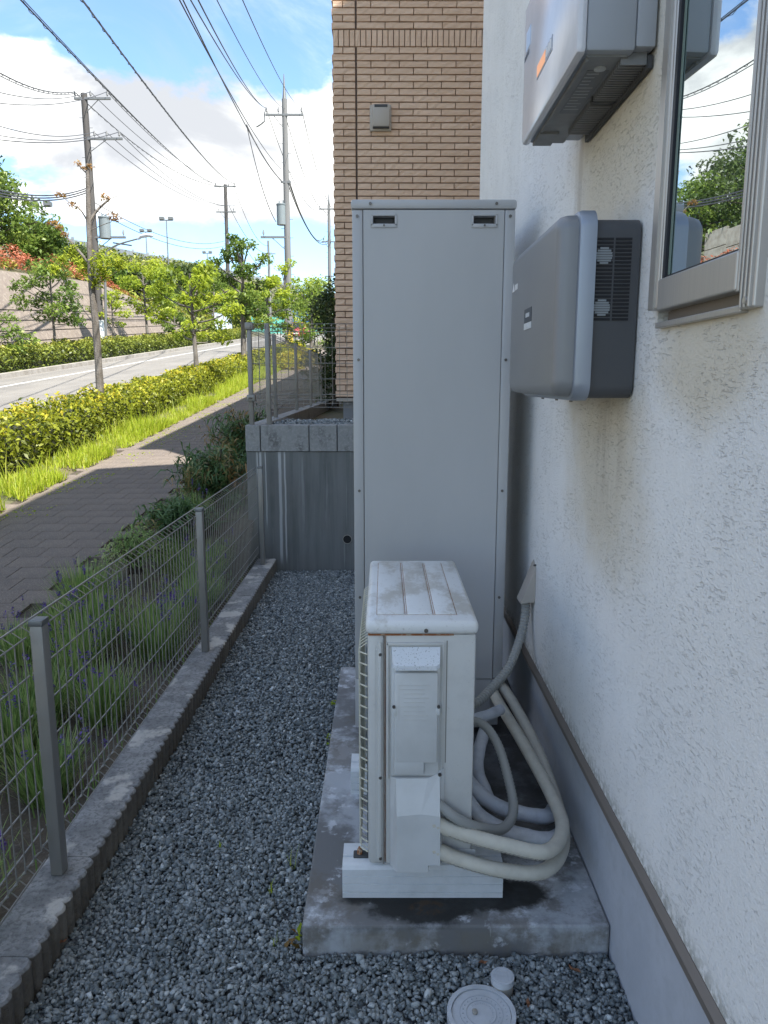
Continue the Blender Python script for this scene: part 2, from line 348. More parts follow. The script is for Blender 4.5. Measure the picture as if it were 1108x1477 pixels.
M_barr = mat('noise_barrier', (.30, .32, .34), .6, .2, var=((.6, .6, .6), (.22, .24, .26), .4, .6))
M_teal = mat('teal_site_fence', (.12, .42, .36), .5)
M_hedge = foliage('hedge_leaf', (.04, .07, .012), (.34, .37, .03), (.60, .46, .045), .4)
M_fhedge = foliage('far_hedge_leaf', (.04, .07, .015), (.27, .31, .045), (.44, .38, .07), .3)
M_grass = foliage('grass_blade', (.26, .38, .03), (.44, .54, .04), (.52, .52, .09), .6)
M_tree = foliage('young_leaf', (.10, .17, .022), (.34, .42, .04), (.52, .55, .07), .55)
M_treeg = foliage('green_leaf', (.045, .09, .02), (.16, .24, .045), (.28, .35, .07), .45)
M_wood = foliage('woodland_leaf', (.03, .055, .018), (.085, .125, .04), (.16, .20, .065), .35)
M_darkl = foliage('dark_shrub_leaf', (.025, .05, .015), (.075, .12, .04), (.16, .17, .08), .25)
M_nand = foliage('nandina_leaf', (.06, .12, .04), (.13, .22, .085), (.32, .20, .08), .3)
M_lav = foliage('lavender_leaf', (.12, .20, .06), (.27, .40, .11), (.44, .47, .22), .35)
M_purp = foliage('lavender_flower', (.06, .03, .16), (.13, .08, .30), (.20, .13, .36), .25)
M_redl = foliage('red_new_leaf', (.14, .10, .03), (.42, .12, .06), (.55, .22, .15), .3)
M_pinkl = foliage('reddish_young_leaf', (.16, .13, .03), (.34, .17, .06), (.40, .30, .12), .4)
M_dryl = mat('dry_leaf', (.22, .10, .05), .8)
M_redc = mat('red_car_paint', (.50, .06, .09), .3, coat=.5)
M_blue = mat('blue_truck_paint', (.04, .16, .40), .35, coat=.4)
M_tyre = mat('tyre', (.02, .02, .02), .8)
M_cglass = mat('car_glass', (.03, .04, .05), .08)
M_lampred = mat('tail_lamp', (.5, .02, .02), .3)
M_sign = mat('pale_blue_board', (.45, .55, .68), .5)
M_cover = mat('pale_plastic_cover', (.50, .52, .545), .6, bump=(200, .2, 4, .001), var=(20, (.43, .45, .47), .42, .65))
M_pipe = mat('beige_pipe', (.30, .28, .245), .6)

# ------------------------------------------------------------------ mesh helpers
class MB:
    def __init__(s): s.v = []; s.f = []; s.mi = []; s.cur = 0
    def add(s, vs, fs):
        o = len(s.v); s.v += [tuple(x) for x in vs]
        for f in fs: s.f.append(tuple(i+o for i in f)); s.mi.append(s.cur)
        return s
    def box(s, x0, x1, y0, y1, z0, z1):
        return s.add([(x0,y0,z0),(x1,y0,z0),(x1,y1,z0),(x0,y1,z0),(x0,y0,z1),(x1,y0,z1),(x1,y1,z1),(x0,y1,z1)],
                     [(0,3,2,1),(4,5,6,7),(0,1,5,4),(1,2,6,5),(2,3,7,6),(3,0,4,7)])
    def cbox(s, x0, x1, y0, y1, z0, z1, c):
        """box with chamfered edges"""
        bm = bmesh.new(); bmesh.ops.create_cube(bm, size=1)
        for v in bm.verts: v.co = Vector(((x0+x1)/2+v.co.x*(x1-x0), (y0+y1)/2+v.co.y*(y1-y0), (z0+z1)/2+v.co.z*(z1-z0)))
        seg = 3 if c > .012 else 2
        bmesh.ops.bevel(bm, geom=list(bm.edges), offset=c, segments=seg, affect='EDGES', profile=.5)
        bm.verts.index_update(); s.add([v.co[:] for v in bm.verts], [[v.index for v in f.verts] for f in bm.faces]); bm.free(); return s
    def tube(s, pts, r, n=8, caps=True):
        """r: number or list"""
        pts = [Vector(p) for p in pts]; m = len(pts); rs = r if isinstance(r, (list, tuple)) else [r]*m
        o = len(s.v); up = None; 
        for i, p in enumerate(pts):
            t = (pts[min(i+1, m-1)]-pts[max(i-1, 0)]).normalized()
            if up is None: up = Vector((0, 0, 1)) if abs(t.z) < .9 else Vector((1, 0, 0))
            a = t.cross(up).normalized(); up = a.cross(t).normalized()
            for k in range(n):
                an = 2*PI*k/n; s.v.append(tuple(p+(a*math.cos(an)+up*math.sin(an))*rs[i]))
        for i in range(m-1):
            for k in range(n):
                k2 = (k+1) % n; s.f.append((o+i*n+k, o+i*n+k2, o+(i+1)*n+k2, o+(i+1)*n+k)); s.mi.append(s.cur)
        if caps:
            s.f.append(tuple(o+k for k in range(n))[::-1]); s.f.append(tuple(o+(m-1)*n+k for k in range(n))); s.mi += [s.cur]*2
        return s
    def cyl(s, a, b, r, n=16, r2=None): return s.tube([a, b], [r, r if r2 is None else r2], n)
    def prism(s, poly, axis, a, b):
        """poly: 2D outline in the other two axes (in order x,y,z without axis)"""
        def P(p, t):
            q = list(p); q.insert(axis, t); return tuple(q)
        n = len(poly); return s.add([P(p, a) for p in poly]+[P(p, b) for p in poly], [tuple(range(n))[::-1], tuple(range(n, 2*n))]+[(i, (i+1) % n, n+(i+1) % n, n+i) for i in range(n)])
    def mesh(s, name, m, smooth=False):
        me = bpy.data.meshes.new(name); me.from_pydata(s.v, [], s.f)
        for q in (m if isinstance(m, (list, tuple)) else [m]): me.materials.append(q)
        me.polygons.foreach_set('material_index', s.mi)
        if smooth: me.polygons.foreach_set('use_smooth', [True]*len(me.polygons))
        bm = bmesh.new(); bm.from_mesh(me); bmesh.ops.recalc_face_normals(bm, faces=bm.faces); bm.to_mesh(me); bm.free()
        if smooth:
            try: me.set_sharp_from_angle(angle=math.radians(38))
            except Exception: pass
        me.update(); return me
    def build(s, name, m, parent=None, smooth=False, loc=None):
        o = bpy.data.objects.new(name, s.mesh(name, m, smooth)); C.objects.link(o)
        if parent is not None: o.parent = parent
        if loc is not None: o.location = loc
        return o
def tag(o, label=None, cat=None, group=None, kind=None):
    if label: o['label'] = label
    if cat: o['category'] = cat
    if group: o['group'] = group
    if kind: o['kind'] = kind
    return o
def thing(name, label, cat, loc=(0, 0, 0), group=None, rz=0):
    o = bpy.data.objects.new(name, None); C.objects.link(o); o.location = loc; o.rotation_euler = (0, 0, rz); o.empty_display_size = .1
    return tag(o, label, cat, group)
def place(me, name, parent=None, loc=(0, 0, 0), rot=(0, 0, 0), sc=(1, 1, 1)):
    o = bpy.data.objects.new(name, me); C.objects.link(o); o.location = loc; o.rotation_euler = rot; o.scale = sc
    if parent is not None: o.parent = parent
    return o
def copy_tree(o, parent=None):
    c = o.copy(); C.objects.link(c); c.parent = parent
    for ch in list(o.children): copy_tree(ch, c)
    return c
def smoothpath(P, n=12):
    P = [Vector(p) for p in P]; Q = [2*P[0]-P[1]]+P+[2*P[-1]-P[-2]]; out = []
    for i in range(1, len(Q)-2):
        for k in range(n):
            t = k/n; a, b, c_, d = Q[i-1], Q[i], Q[i+1], Q[i+2]
            out.append(.5*((2*b)+(c_-a)*t+(2*a-5*b+4*c_-d)*t*t+(3*b-a-3*c_+d)*t**3))
    out.append(P[-1]); return out
def resample(P, step):
    out = [P[0]]; acc = 0
    for a, b in zip(P, P[1:]):
        L = (b-a).length
        if L < 1e-9: continue
        t = step-acc
        while t <= L: out.append(a+(b-a)*(t/L)); t += step
        acc = (acc+L) % step
    return out
def fastmesh(name, V, Fq, m, tint=None, smooth=False):
    """V (n,3) array; Fq (k,c) array of faces with c corners"""
    me = bpy.data.meshes.new(name); V = np.asarray(V, np.float32); Fq = np.asarray(Fq, np.int32); k, c = Fq.shape
    me.vertices.add(len(V)); me.vertices.foreach_set('co', V.ravel())
    me.loops.add(k*c); me.loops.foreach_set('vertex_index', Fq.ravel())
    me.polygons.add(k); me.polygons.foreach_set('loop_start', np.arange(k, dtype=np.int32)*c); me.polygons.foreach_set('loop_total', np.full(k, c, np.int32))
    if tint is not None:
        a = me.attributes.new('tint', 'FLOAT', 'POINT'); a.data.foreach_set('value', np.asarray(tint, np.float32))
    me.materials.append(m); me.update(calc_edges=True); me.validate(); return me
def leaves(name, P, size, m, tint, parent=None, ratio=.5, droop=.25, up=.5):
    """one bent rhombic leaf at each point of P"""
    P = np.asarray(P, float); n = len(P); size = np.broadcast_to(size, n)*RNG.uniform(.65, 1.3, n)
    d = RNG.normal(size=(n, 3)); d[:, 2] *= .6; d /= np.linalg.norm(d, axis=1)[:, None]
    nr = RNG.normal(size=(n, 3)); nr[:, 2] = np.abs(nr[:, 2])+up; s = np.cross(d, nr); s /= np.linalg.norm(s, axis=1)[:, None]+1e-9
    nn = np.cross(s, d); L = size[:, None]
    a = P-d*L*.5; b = P+s*L*ratio*.5+nn*L*.06; c_ = P+d*L*.5-np.array([0, 0, 1])*L*droop; e = P-s*L*ratio*.5+nn*L*.06
    V = np.stack([a, b, c_, e], 1).reshape(-1, 3); Fq = np.arange(4*n).reshape(n, 4)
    me = fastmesh(name, V, Fq, m, np.repeat(np.clip(tint, 0, 1), 4)); o = bpy.data.objects.new(name, me); C.objects.link(o)
    if parent is not None: o.parent = parent
    return o
def blades(name, P, h, wd, m, tint, parent=None, lean=.35, tall=0.):
    P = np.asarray(P, float); n = len(P); h = np.broadcast_to(h, n)*RNG.uniform(.45, 1.15, n); h = np.where(RNG.uniform(0, 1, n) < tall, h*2.1, h)
    an = RNG.uniform(0, 2*PI, n); l = RNG.uniform(.05, lean, n)*h; dx = np.stack([np.cos(an), np.sin(an), np.zeros(n)], 1)
    sd = np.stack([-np.sin(an), np.cos(an), np.zeros(n)], 1)*wd*.5; z = np.array([0, 0, 1])
    a = P-sd; b = P+sd; c_ = P+dx*(l*.4)[:, None]+z*(h*.6)[:, None]+sd*.7; d = P+dx*l[:, None]+z*h[:, None]; e = P+dx*(l*.4)[:, None]+z*(h*.6)[:, None]-sd*.7
    V = np.stack([a, b, c_, d+sd*.12, d-sd*.12, e], 1).reshape(-1, 3); q_ = 6*np.arange(n)[:, None, None]+np.array([[0, 1, 2, 5], [5, 2, 3, 4]])[None]
    me = fastmesh(name, V, q_.reshape(-1, 4), m, np.repeat(np.clip(tint, 0, 1), 6))
    o = bpy.data.objects.new(name, me); C.objects.link(o)
    if parent is not None: o.parent = parent
    return o
def vnoise(P, sc, seed=0.):
    return np.array([mnoise.noise(Vector((p[0]*sc+seed, p[1]*sc-seed, p[2]*sc))) for p in P])

# ------------------------------------------------------------------ ground
BK = [(0, 3.9), (44, 3.9), (47, 3.8), (54, 2.8), (62, 1.3), (67, .35), (3000, .3)]
def wall_rel(y):
    for (a, p), (b, q) in zip(BK, BK[1:]):
        if y <= b: return p+(q-p)*max(0, y-a)/(b-a)
def bank(x, y):                                                   # hillside behind the big wall
    top = g(y)+wall_rel(y); hi = max(6.2+.105*min(y, 260), top+1.5)
    if y < 40: hi = max(hi, top+2.5)
    t = min(1, max(0, (-17.4-x)/12.6)); return top+(hi-top)*t
def hz(x, y):
    G = g(y)
    if x > -1.04:
        if y < 5.95: return -.02
        if y > 27: return G-.02
        return max(1.13 if x > -.6 else 1.05, G-.1)
    if x > -2.16:
        z0 = .02 if y < 5.95 else max(G, min(1.0, G+.25)); t = (x+2.15)/1.1; return (G-.01)*(1-t)+z0*t
    if x > -3.95: return G-.035
    if x > -5.45: return G-.01
    if x > -12.55: return G-.17
    if x > -15.4: return G
    if x > -17.45: return G-.1 if y < 66 else G+.2
    return bank(x, y)-.05
xs = [-900, -300, -120, -60, -40, -30, -27, -24, -21, -19, -17.46, -17.4, -15.4, -14, -12.56, -12.54, -9, -5.46, -5.44, -4.6, -3.96, -3.94, -3, -2.17, -2.15, -1.8, -1.4, -1.05, -1.03, -.6, 0, .6, 4, 12, 40, 120, 400]
ys = [-60, -20, -8, -4]+[y*1. for y in range(-2, 6)]+[5.94, 5.96]+[y*1. for y in range(7, 28)]+[27.01]+[28+2*k for k in range(47)]+[130, 150, 180, 220, 300, 500, 900, 1600]
V = [(x, y, hz(x, y)) for y in ys for x in xs]; nx = len(xs)
Fg = [(j*nx+i, j*nx+i+1, (j+1)*nx+i+1, (j+1)*nx+i) for j in range(len(ys)-1) for i in range(nx-1)]
mb = MB(); mb.add(V, Fg); tag(mb.build('ground', M_earth), 'earth and planted ground of the lots and the hillside', kind='structure')
mb = MB()   # gravel bed under the stones
mb.add([(-.89, -4, .0), (.62, -4, .0), (.62, 5.93, .0), (-.89, 5.93, .0)], [(0, 1, 2, 3)]); tag(mb.build('gravel_bed', M_gbase), 'dark bed under the grey gravel between fence and house', kind='structure')
mb = MB()
for j in range(60):
    y0, y1 = -6+j*.5, -5.5+j*.5
    if y0 >= 5.5 and y0 < 26: pass
mb.add([(x, y, hz(x, y)+.006) for y in [-4+.5*k for k in range(56)] for x in (-2.14, -1.8, -1.4, -1.06)], [(j*4+i, j*4+i+1, (j+1)*4+i+1, (j+1)*4+i) for j in range(55) for i in range(3)])
tag(mb.build('planting_bed_soil', M_soil), 'brown soil of the planting bed between fence and walkway', kind='structure')
# road, line, kerbs
def strip(name, m, x0, x1, dz, y0=-30, y1=118, label=None, n=None, depth=0):
    mb = MB(); n = n or 60
    Y = [y0+(y1-y0)*i/n for i in range(n+1)]
    if depth:
        v = []
        for y in Y: v += [(x0, y, g(y)+dz-depth), (x0, y, g(y)+dz), (x1, y, g(y)+dz), (x1, y, g(y)+dz-depth)]
        mb.add(v, [(4*i+a, 4*i+a+1, 4*i+a+5, 4*i+a+4) for i in range(n) for a in range(3)]+[(0, 1, 2, 3), (4*n+3, 4*n+2, 4*n+1, 4*n)])
    else:
        v = []
        for y in Y: v += [(x0, y, g(y)+dz), (x1, y, g(y)+dz)]
        mb.add(v, [(2*i, 2*i+1, 2*i+3, 2*i+2) for i in range(n)])
    o = mb.build(name, m); tag(o, label, kind='structure'); return o
strip('road', M_road, -12.5, -5.5, -.13, label='sunlit grey asphalt road climbing past the houses')
strip('road_line', M_line, -11.15, -11.0, -.126, label='worn white edge line along the far side of the road')
strip('road_line', M_line, -7.05, -6.93, -.126, label='worn white edge line along the near side of the road')
strip('kerb', M_kerb, -5.52, -5.36, .02, label='near concrete kerb between hedge and road', depth=.25)
strip('kerb', M_kerb, -12.72, -12.5, .03, label='far concrete kerb below the far hedge', depth=.25)
mb = MB(); mb.add([(-60, 100, g(100)-.12), (30, 100, g(100)-.12), (30, 112, g(112)-.12), (-60, 112, g(112)-.12)], [(0, 1, 2, 3)])
# walkway with pavers
side = strip('sidewalk', mat('paver_joint_sand', (.045, .038, .03), .95, var=(30, (.08, .065, .045), .4, .6)), -3.78, -2.15, -.02, label='shaded paved walkway beside the planting bed')
PW, PL = .27, .24
def paver_mesh(i):
    mb = MB(); a, b = PW/2-.0012, PL/2-.003; c = .0025; h = .02
    v = [(-a, -b, 0), (a, -b, 0), (a, b, 0), (-a, b, 0), (-a, -b, h-c), (a, -b, h-c), (a, b, h-c), (-a, b, h-c), (-a+c, -b+c, h), (a-c, -b+c, h), (a-c, b-c, h), (-a+c, b-c, h)]
    mb.add(v, [(0,1,5,4),(1,2,6,5),(2,3,7,6),(3,0,4,7),(4,5,9,8),(5,6,10,9),(6,7,11,10),(7,4,8,11),(8,9,10,11)]); return mb.mesh('paver', M_paver)
pm = paver_mesh(0); tilt = math.atan(.0815); cnt = 0; far = MB()
row = 0; y = -1.0
while y < 45:
    xo = -3.78+PW/2+(PW/2 if row % 2 else 0)
    for kx in range(6):
        x = xo+kx*PW
        if x+PW/2 > -2.10: continue
        vis = 3.3 < y and x > -.5*y-.1
        if vis and cnt < 296:
            place(pm, 'paver', side, (x, y, g(y)-.021+random.uniform(-.0005, .0005)), (tilt+random.uniform(-.001, .001), random.uniform(-.0015, .0015), random.uniform(-.003, .003))); cnt += 1
        else:
            o = len(far.v); z = g(y)-.001; a, b = PW/2-.0025, PL/2-.0025
            far.add([(x-a, y-b, g(y-b)-.001), (x+a, y-b, g(y-b)-.001), (x+a, y+b, g(y+b)-.001), (x-a, y+b, g(y+b)-.001), (x-a, y-b, g(y-b)-.019), (x+a, y-b, g(y-b)-.019), (x+a, y+b, g(y+b)-.019), (x-a, y+b, g(y+b)-.019)], [(0, 1, 2, 3), (4, 5, 1, 0), (5, 6, 2, 1), (6, 7, 3, 2), (7, 4, 0, 3)])
    y += PL; row += 1
tag(far.build('paver_field', M_paver, side), kind='stuff')

# ------------------------------------------------------------------ near house (its long side wall runs away from the camera)
house = thing('stucco_house', 'house with cream roughcast wall, brown base flashing and a beige window', 'house')
WX = .58; HY0, HY1 = -7., 4.75; HT = 8.7
WY0, WY1, WZ0, WZ1 = 1.168, 1.625, 1.662, 2.85      # window opening
mb = MB(); y0, y1, z0, z1 = WY0+.01, WY1-.01, WZ0+.01, WZ1-.01
def quadx(a, b, c_, d): mb.add([(WX, a, c_), (WX, b, c_), (WX, b, d), (WX, a, d)], [(0, 3, 2, 1)])
quadx(HY0, y0, .48, HT); quadx(y1, HY1, .48, HT); quadx(y0, y1, .48, z0); quadx(y0, y1, z1, HT)
mb.add([(WX, y0, z0), (WX, y1, z0), (WX, y1, z1), (WX, y0, z1), (WX+.14, y0, z0), (WX+.14, y1, z0), (WX+.14, y1, z1), (WX+.14, y0, z1)], [(0, 1, 5, 4), (1, 2, 6, 5), (2, 3, 7, 6), (3, 0, 4, 7), (4, 5, 6, 7)])
mb.add([(WX, HY1, .48), (9, HY1, .48), (9, HY1, HT), (WX, HY1, HT), (WX, HY0, .48), (9, HY0, .48), (9, HY0, HT), (WX, HY0, HT)], [(0, 3, 2, 1), (4, 5, 6, 7), (1, 2, 6, 5), (0, 1, 5, 4)])
mb.build('wall', M_stucco, house)
mb = MB(); mb.box(.615, 8.96, HY0+.03, HY1-.03, -.3, .47); mb.build('foundation', M_found, house)
mb = MB(); mb.prism([(.566, .452), (.566, .468), (.578, .4795), (.64, .4795), (.64, .464), (.578, .464), (.578, .452)], 1, HY0+.0, HY1+.012); mb.build('flashing', M_flash, house)
mb = MB(); mb.prism([(-.0, HT+.05), (.0, HT+.2), (4.8, HT+3.0), (9.6, HT+.2), (9.6, HT+.05), (9.2, HT+.003), (.1, HT+.003)], 1, HY0-.5, 5.0); mb.build('roof', mat('roof_dark', (.06, .06, .065), .7), house)  # out of view; ridge raised so its shadow covers the neighbour's tiles
# window
wd = MB(); XF = .560
wd.cbox(XF, .60, 1.57, 1.625, WZ0+.035, WZ1, .003)                # far stile
wd.box(XF-.004, XF, 1.58, 1.586, WZ0+.035, WZ1)
wd.cbox(XF+.004, .60, 1.168, 1.215, WZ0, WZ1, .003)                # near jamb with ridges
for yy in (1.175, 1.188, 1.201): wd.cbox(XF-.001, XF+.006, yy, yy+.005, WZ0+.001, WZ1-.001, .0015)
wd.cbox(XF, .60, 1.215, 1.57, WZ1-.05, WZ1, .003)
wd.cbox(XF+.006, .60, 1.215, 1.59, WZ0-.004, WZ0+.008, .002)       # sill lip
win = wd.build('window', M_alu, house)
mb = MB(); mb.box(.585, .60, 1.216, 1.569, WZ0+.0085, WZ0+.05); mb.build('gap_shade_strip', M_flash, win)  # dark strip standing in for the shade in the gap under the rail
mb = MB(); mb.cbox(XF-.002, .59, 1.222, 1.565, 1.692, 1.754, .003); mb.cbox(XF+.001, .59, 1.558, 1.568, 1.69, 2.80, .002); mb.cbox(XF+.001, .59, 1.217, 1.226, 1.69, 2.80, .002); mb.cbox(XF-.002, .59, 1.222, 1.565, 2.76, 2.80, .003); mb.build('sash', M_alu, win)
mb = MB(); mb.box(.566, .592, 1.226, 1.230, 1.754, 2.76); mb.box(.563, .592, 1.545, 1.558, 1.754, 2.76); mb.box(.566, .592, 1.230, 1.545, 1.754, 1.7585); mb.build('gasket', M_alud, win)
mb = MB(); mb.prism([(.5865, 1.230), (.570, 1.545), (.576, 1.545), (.5925, 1.230)], 2, 1.7585, 2.76); mb.build('pane', M_glass, win)
mb = MB()
mb.box(.5680, .5697, 1.532, 1.541, 1.76, 2.755)
for i in range(140): mb.box(.5675, .5685, 1.5335, 1.5395, 1.762+i*.0071, 1.7645+i*.0071)
mb.build('spacer_bar', mat('spacer_green', (.16, .22, .19), .4), win)
mb = MB(); mb.cyl((XF+.006, 1.185, WZ0+.012), (XF-.003, 1.185, WZ0+.012), .0055, 12); mb.build('screw', M_steel, win)

# ------------------------------------------------------------------ upper white power conditioner
u = thing('solar_inverter', 'white wall box under the roof side with an amber display, uppermost on the wall', 'power conditioner', (0, 0, 0))
IX0, IX1, IY0, IY1, IZ0, IZ1 = .405, .578, 1.71, 2.335, 2.235, 2.60
mb = MB(); mb.cbox(IX0+.022, IX1-.045, IY0, IY1, IZ0+.004, IZ1-.004, .008); mb.build('case', M_invs, u, True)
mb = MB(); mb.cbox(IX1-.045, IX1-.003, IY0+.001, IY1-.001, IZ0+.012, IZ1-.004, .004); mb.build('rear_case', M_invs, u, True)
mb = MB(); mb.cbox(IX0, IX0+.024, IY0-.004, IY1+.004, IZ0-.002, IZ1+.002, .011); mb.build('front_cover', M_inv, u, True)
mb = MB(); mb.box(IX0+.03, IX1-.055, IY0+.02, IY1-.02, IZ0, IZ0+.004); mb.box(IX0+.03, IX1-.09, IY1-.12, IY1-.015, IZ0-.006, IZ0); mb.box(IX0+.03, IX0+.036, IY0+.03, IY1-.13, IZ0-.005, IZ0); mb.build('bottom_plate', M_invb, u)
fin = MB()
fm = MB(); fm.box(-.028, .028, -.0022, .0022, -.0, .03); fme = fm.mesh('fin', M_lg)
for i in range(34):
    yy = IY0+.03+i*.0138
    if abs(i-17) < 1: continue
    place(fme, 'fin', u, (IX1-.04, yy, IZ0-.013))
mb = MB(); mb.box(IX1-.012, IX1-.002, IY0+.02, IY1-.1, IZ0-.022, IZ0+.004); mb.box(IX1-.07, IX1-.012, 1.953, 1.967, IZ0-.014, IZ0); mb.build('bracket', M_dark, u)
mb = MB(); mb.box(IX0-.0015, IX0, 1.945, 2.125, 2.335, 2.370); mb.build('display', mat('display_bezel', (.42, .44, .5), .3), u)
dsp = MB(); dsp.box(IX0-.0025, IX0-.0015, 2.02, 2.12, 2.339, 2.366); dsp.build('screen', M_amber, u)
mb = MB()
for i, yy in enumerate((1.952, 1.974, 1.996)): mb.box(IX0-.003, IX0-.0015, yy, yy+.014, 2.341, 2.364)
mb.build('button', M_white, u)
mb = MB(); mb.box(IX0-.0008, IX0, 2.24, 2.30, 2.47, 2.52); mb.build('maker_plate', mat('silver_blue', (.5, .58, .68), .3, .3), u)
mb = MB()
for i in range(4): mb.box(IX0-.0012, IX0-.0002, 2.255+i*.018, 2.267+i*.018, 2.452, 2.463)
mb.build('lettering', M_navy, u)
mb = MB(); mb.box(IX0+.05, IX0+.098, 1.80, 2.07, IZ0-.0008, IZ0-.0); lb = mb.build('rating_label', mat('label_grey', (.13, .135, .14), .5), u)
mb = MB()
for i in range(12): mb.box(IX0+.053, IX0+.053+random.uniform(.02, .042), 1.815+i*.02, 1.821+i*.02, IZ0-.0014, IZ0-.0009)
mb.build('label_print', mat('label_print', (.3, .31, .31), .5), u)
mb = MB(); mb.cyl((IX0+.075, 1.79, IZ0-.0032), (IX0+.075, 1.79, IZ0), .013, 20); mb.cyl((IX0+.075, 1.79, IZ0-.0045), (IX0+.075, 1.79, IZ0-.0031), .0075, 16); mb.build('knob', mat('pale_knob', (.45, .47, .48), .5), u, True)

# ------------------------------------------------------------------ lower grey box
l = thing('storage_battery_unit', 'grey rounded wall box with dark slotted side, right beside the tall tank', 'wall unit')
def rrect(y0, y1, z0, z1, r, n=8):
    out = []
    for cy, cz, a0 in ((y1-r, z1-r, 0), (y0+r, z1-r, 90), (y0+r, z0+r, 180), (y1-r, z0+r, 270)):
        for i in range(n+1):
            a = math.radians(a0+90*i/n); out.append((cy+r*math.cos(a), cz+r*math.sin(a)))
    return out
def shell(mb, prof, y0, y1, z0, z1, r):
    """prof: list of (x, inset) from wall side to front; rounded-rectangle rings, closed front"""
    rings = []
    for x, ins in prof:
        ring = rrect(y0+ins, y1-ins, z0+ins, z1-ins, max(.004, r-ins)); rings.append([(x, a, b) for a, b in ring])
    n = len(rings[0]); v = [p for r_ in rings for p in r_]
    f = [(i*n+k, i*n+(k+1) % n, (i+1)*n+(k+1) % n, (i+1)*n+k) for i in range(len(rings)-1) for k in range(n)]
    f.append(tuple((len(rings)-1)*n+k for k in range(n))); f.append(tuple(range(n))[::-1]); mb.add(v, f)
LY0, LY1, LZ0, LZ1 = 1.725, 2.375, 1.505, 1.93
# dark case with a slotted side: closed shell, near-black bars paint the shade of its slots
mb = MB(); shell(mb, [(.577, .004), (.575, 0), (.475, 0)], LY0+.012, LY1-.01, LZ0+.006, LZ1-.02, .03)
case = mb.build('case', M_ld, l, True)
sl = MB(); zs0, zs1 = 1.685, 1.868; ns = 22; pitch = (zs1-zs0)/ns
slot = MB(); slot.box(-.0185, .0185, -.0012, .0008, -.0028, .0028); smesh = slot.mesh('slot', M_black)
for j in range(ns):
    zc = zs0+pitch*(j+.5)
    for xc in (.496, .5375): place(smesh, 'slot', l, (xc, LY0+.0118, zc))
for zc in (1.715, 1.828):
    dm = MB()
    for t in range(-3, 4):
        hw = math.sqrt(max(0, .0185**2-(t*.0053)**2)); dm.box(.4945-hw, .4945+hw, LY0+.0095, LY0+.0108, zc+t*.0053-.0021, zc+t*.0053+.0021)
    dm.build('side_disc', M_ldisc, l)
mb = MB(); shell(mb, [(.474, .0), (.446, .0), (.438, .003), (.436, .008)], LY0, LY1, LZ0, LZ1, .042); mb.build('rim', M_lr, l, True)
mb = MB(); shell(mb, [(.4355, .009), (.415, .010), (.401, .014), (.394, .022), (.391, .036)], LY0, LY1, LZ0, LZ1, .048); mb.build('front_cover', [M_lg], l, True)
mb = MB(); mb.box(.3897, .3908, 2.02, 2.12, 1.708, 1.745); lab = mb.build('name_plate', M_navy, l)
mb = MB(); mb.box(.3897, .3908, 2.02, 2.12, 1.69, 1.707); mb.build('name_plate_strip', M_pale, l)
mb = MB()
for i in range(6): mb.box(.3890, .3896, 2.045+i*.009, 2.051+i*.009, 1.722, 1.733)
for i in range(3): mb.box(.3890, .3896, 2.058+i*.009, 2.064+i*.009, 1.695, 1.702)
mb.v = mb.v; mb.build('name_plate_print', M_pale, l)
mb = MB(); mb.add([(.3902, 2.33, 1.815), (.3902, 2.295, 1.815), (.3902, 2.312, 1.84), (.3908, 2.33, 1.815), (.3908, 2.295, 1.815), (.3908, 2.312, 1.84)], [(0, 1, 2), (3, 5, 4), (0, 3, 4, 1), (1, 4, 5, 2), (2, 5, 3, 0)])
for i in range(4): mb.box(.3902, .3908, 2.245+i*.012, 2.252+i*.012, 1.816, 1.832)
mb.build('logo', M_white, l)
mb = MB()
for yy in (1.80, 1.95, 2.12): mb.cyl((.45, yy, LZ0-.004), (.45, yy, LZ0+.002), .004, 8)
mb.build('screw', M_screw, l)

# ------------------------------------------------------------------ tall tank
t = thing('hot_water_tank', 'tall light grey heat pump water tank standing on the concrete pad', 'water tank')
TX0, TX1, TY0, TY1, TZ0, TZ1 = -.118, .482, 2.85, 3.52, .142, 2.203
mb = MB(); mb.cbox(TX0, TX1, TY0+.062, TY1, .356, TZ1-.035, .006); mb.build('body', M_tanks, t, True)
mb = MB(); mb.cbox(TX0+.001, TX0+.04, TY0+.002, TY0+.066, .357, TZ1-.036, .004); mb.build('corner_post', M_tank, t, True)
mb = MB(); mb.cbox(TX1-.04, TX1-.001, TY0+.002, TY0+.066, .357, TZ1-.036, .004); mb.build('corner_post', M_tank, t, True)
# front panel with two handle recesses
mb = MB(); px0, px1, pz0, pz1 = TX0+.042, TX1-.042, .357, TZ1-.037; HH = [(-.040, .040), (.328, .408)]; hz0, hz1 = 2.118, 2.145
def fq(a, b, c_, d, y=TY0): mb.add([(a, y, c_), (b, y, c_), (b, y, d), (a, y, d)], [(0, 1, 2, 3)])
XS = [px0, HH[0][0], HH[0][1], HH[1][0], HH[1][1], px1]; ZS = [pz0, hz0, hz1, pz1]
for i in range(5):
    for j in range(3):
        if j == 1 and i in (1, 3): continue
        fq(XS[i], XS[i+1], ZS[j], ZS[j+1])
for a, b in HH:
    mb.add([(a, TY0, hz0), (b, TY0, hz0), (b, TY0, hz1), (a, TY0, hz1), (a+.004, TY0+.06, hz0+.001), (b-.004, TY0+.06, hz0+.001), (b-.004, TY0+.06, hz1-.001), (a+.004, TY0+.06, hz1-.001)], [(0, 1, 5, 4), (1, 2, 6, 5), (2, 3, 7, 6), (3, 0, 4, 7), (4, 5, 6, 7)])
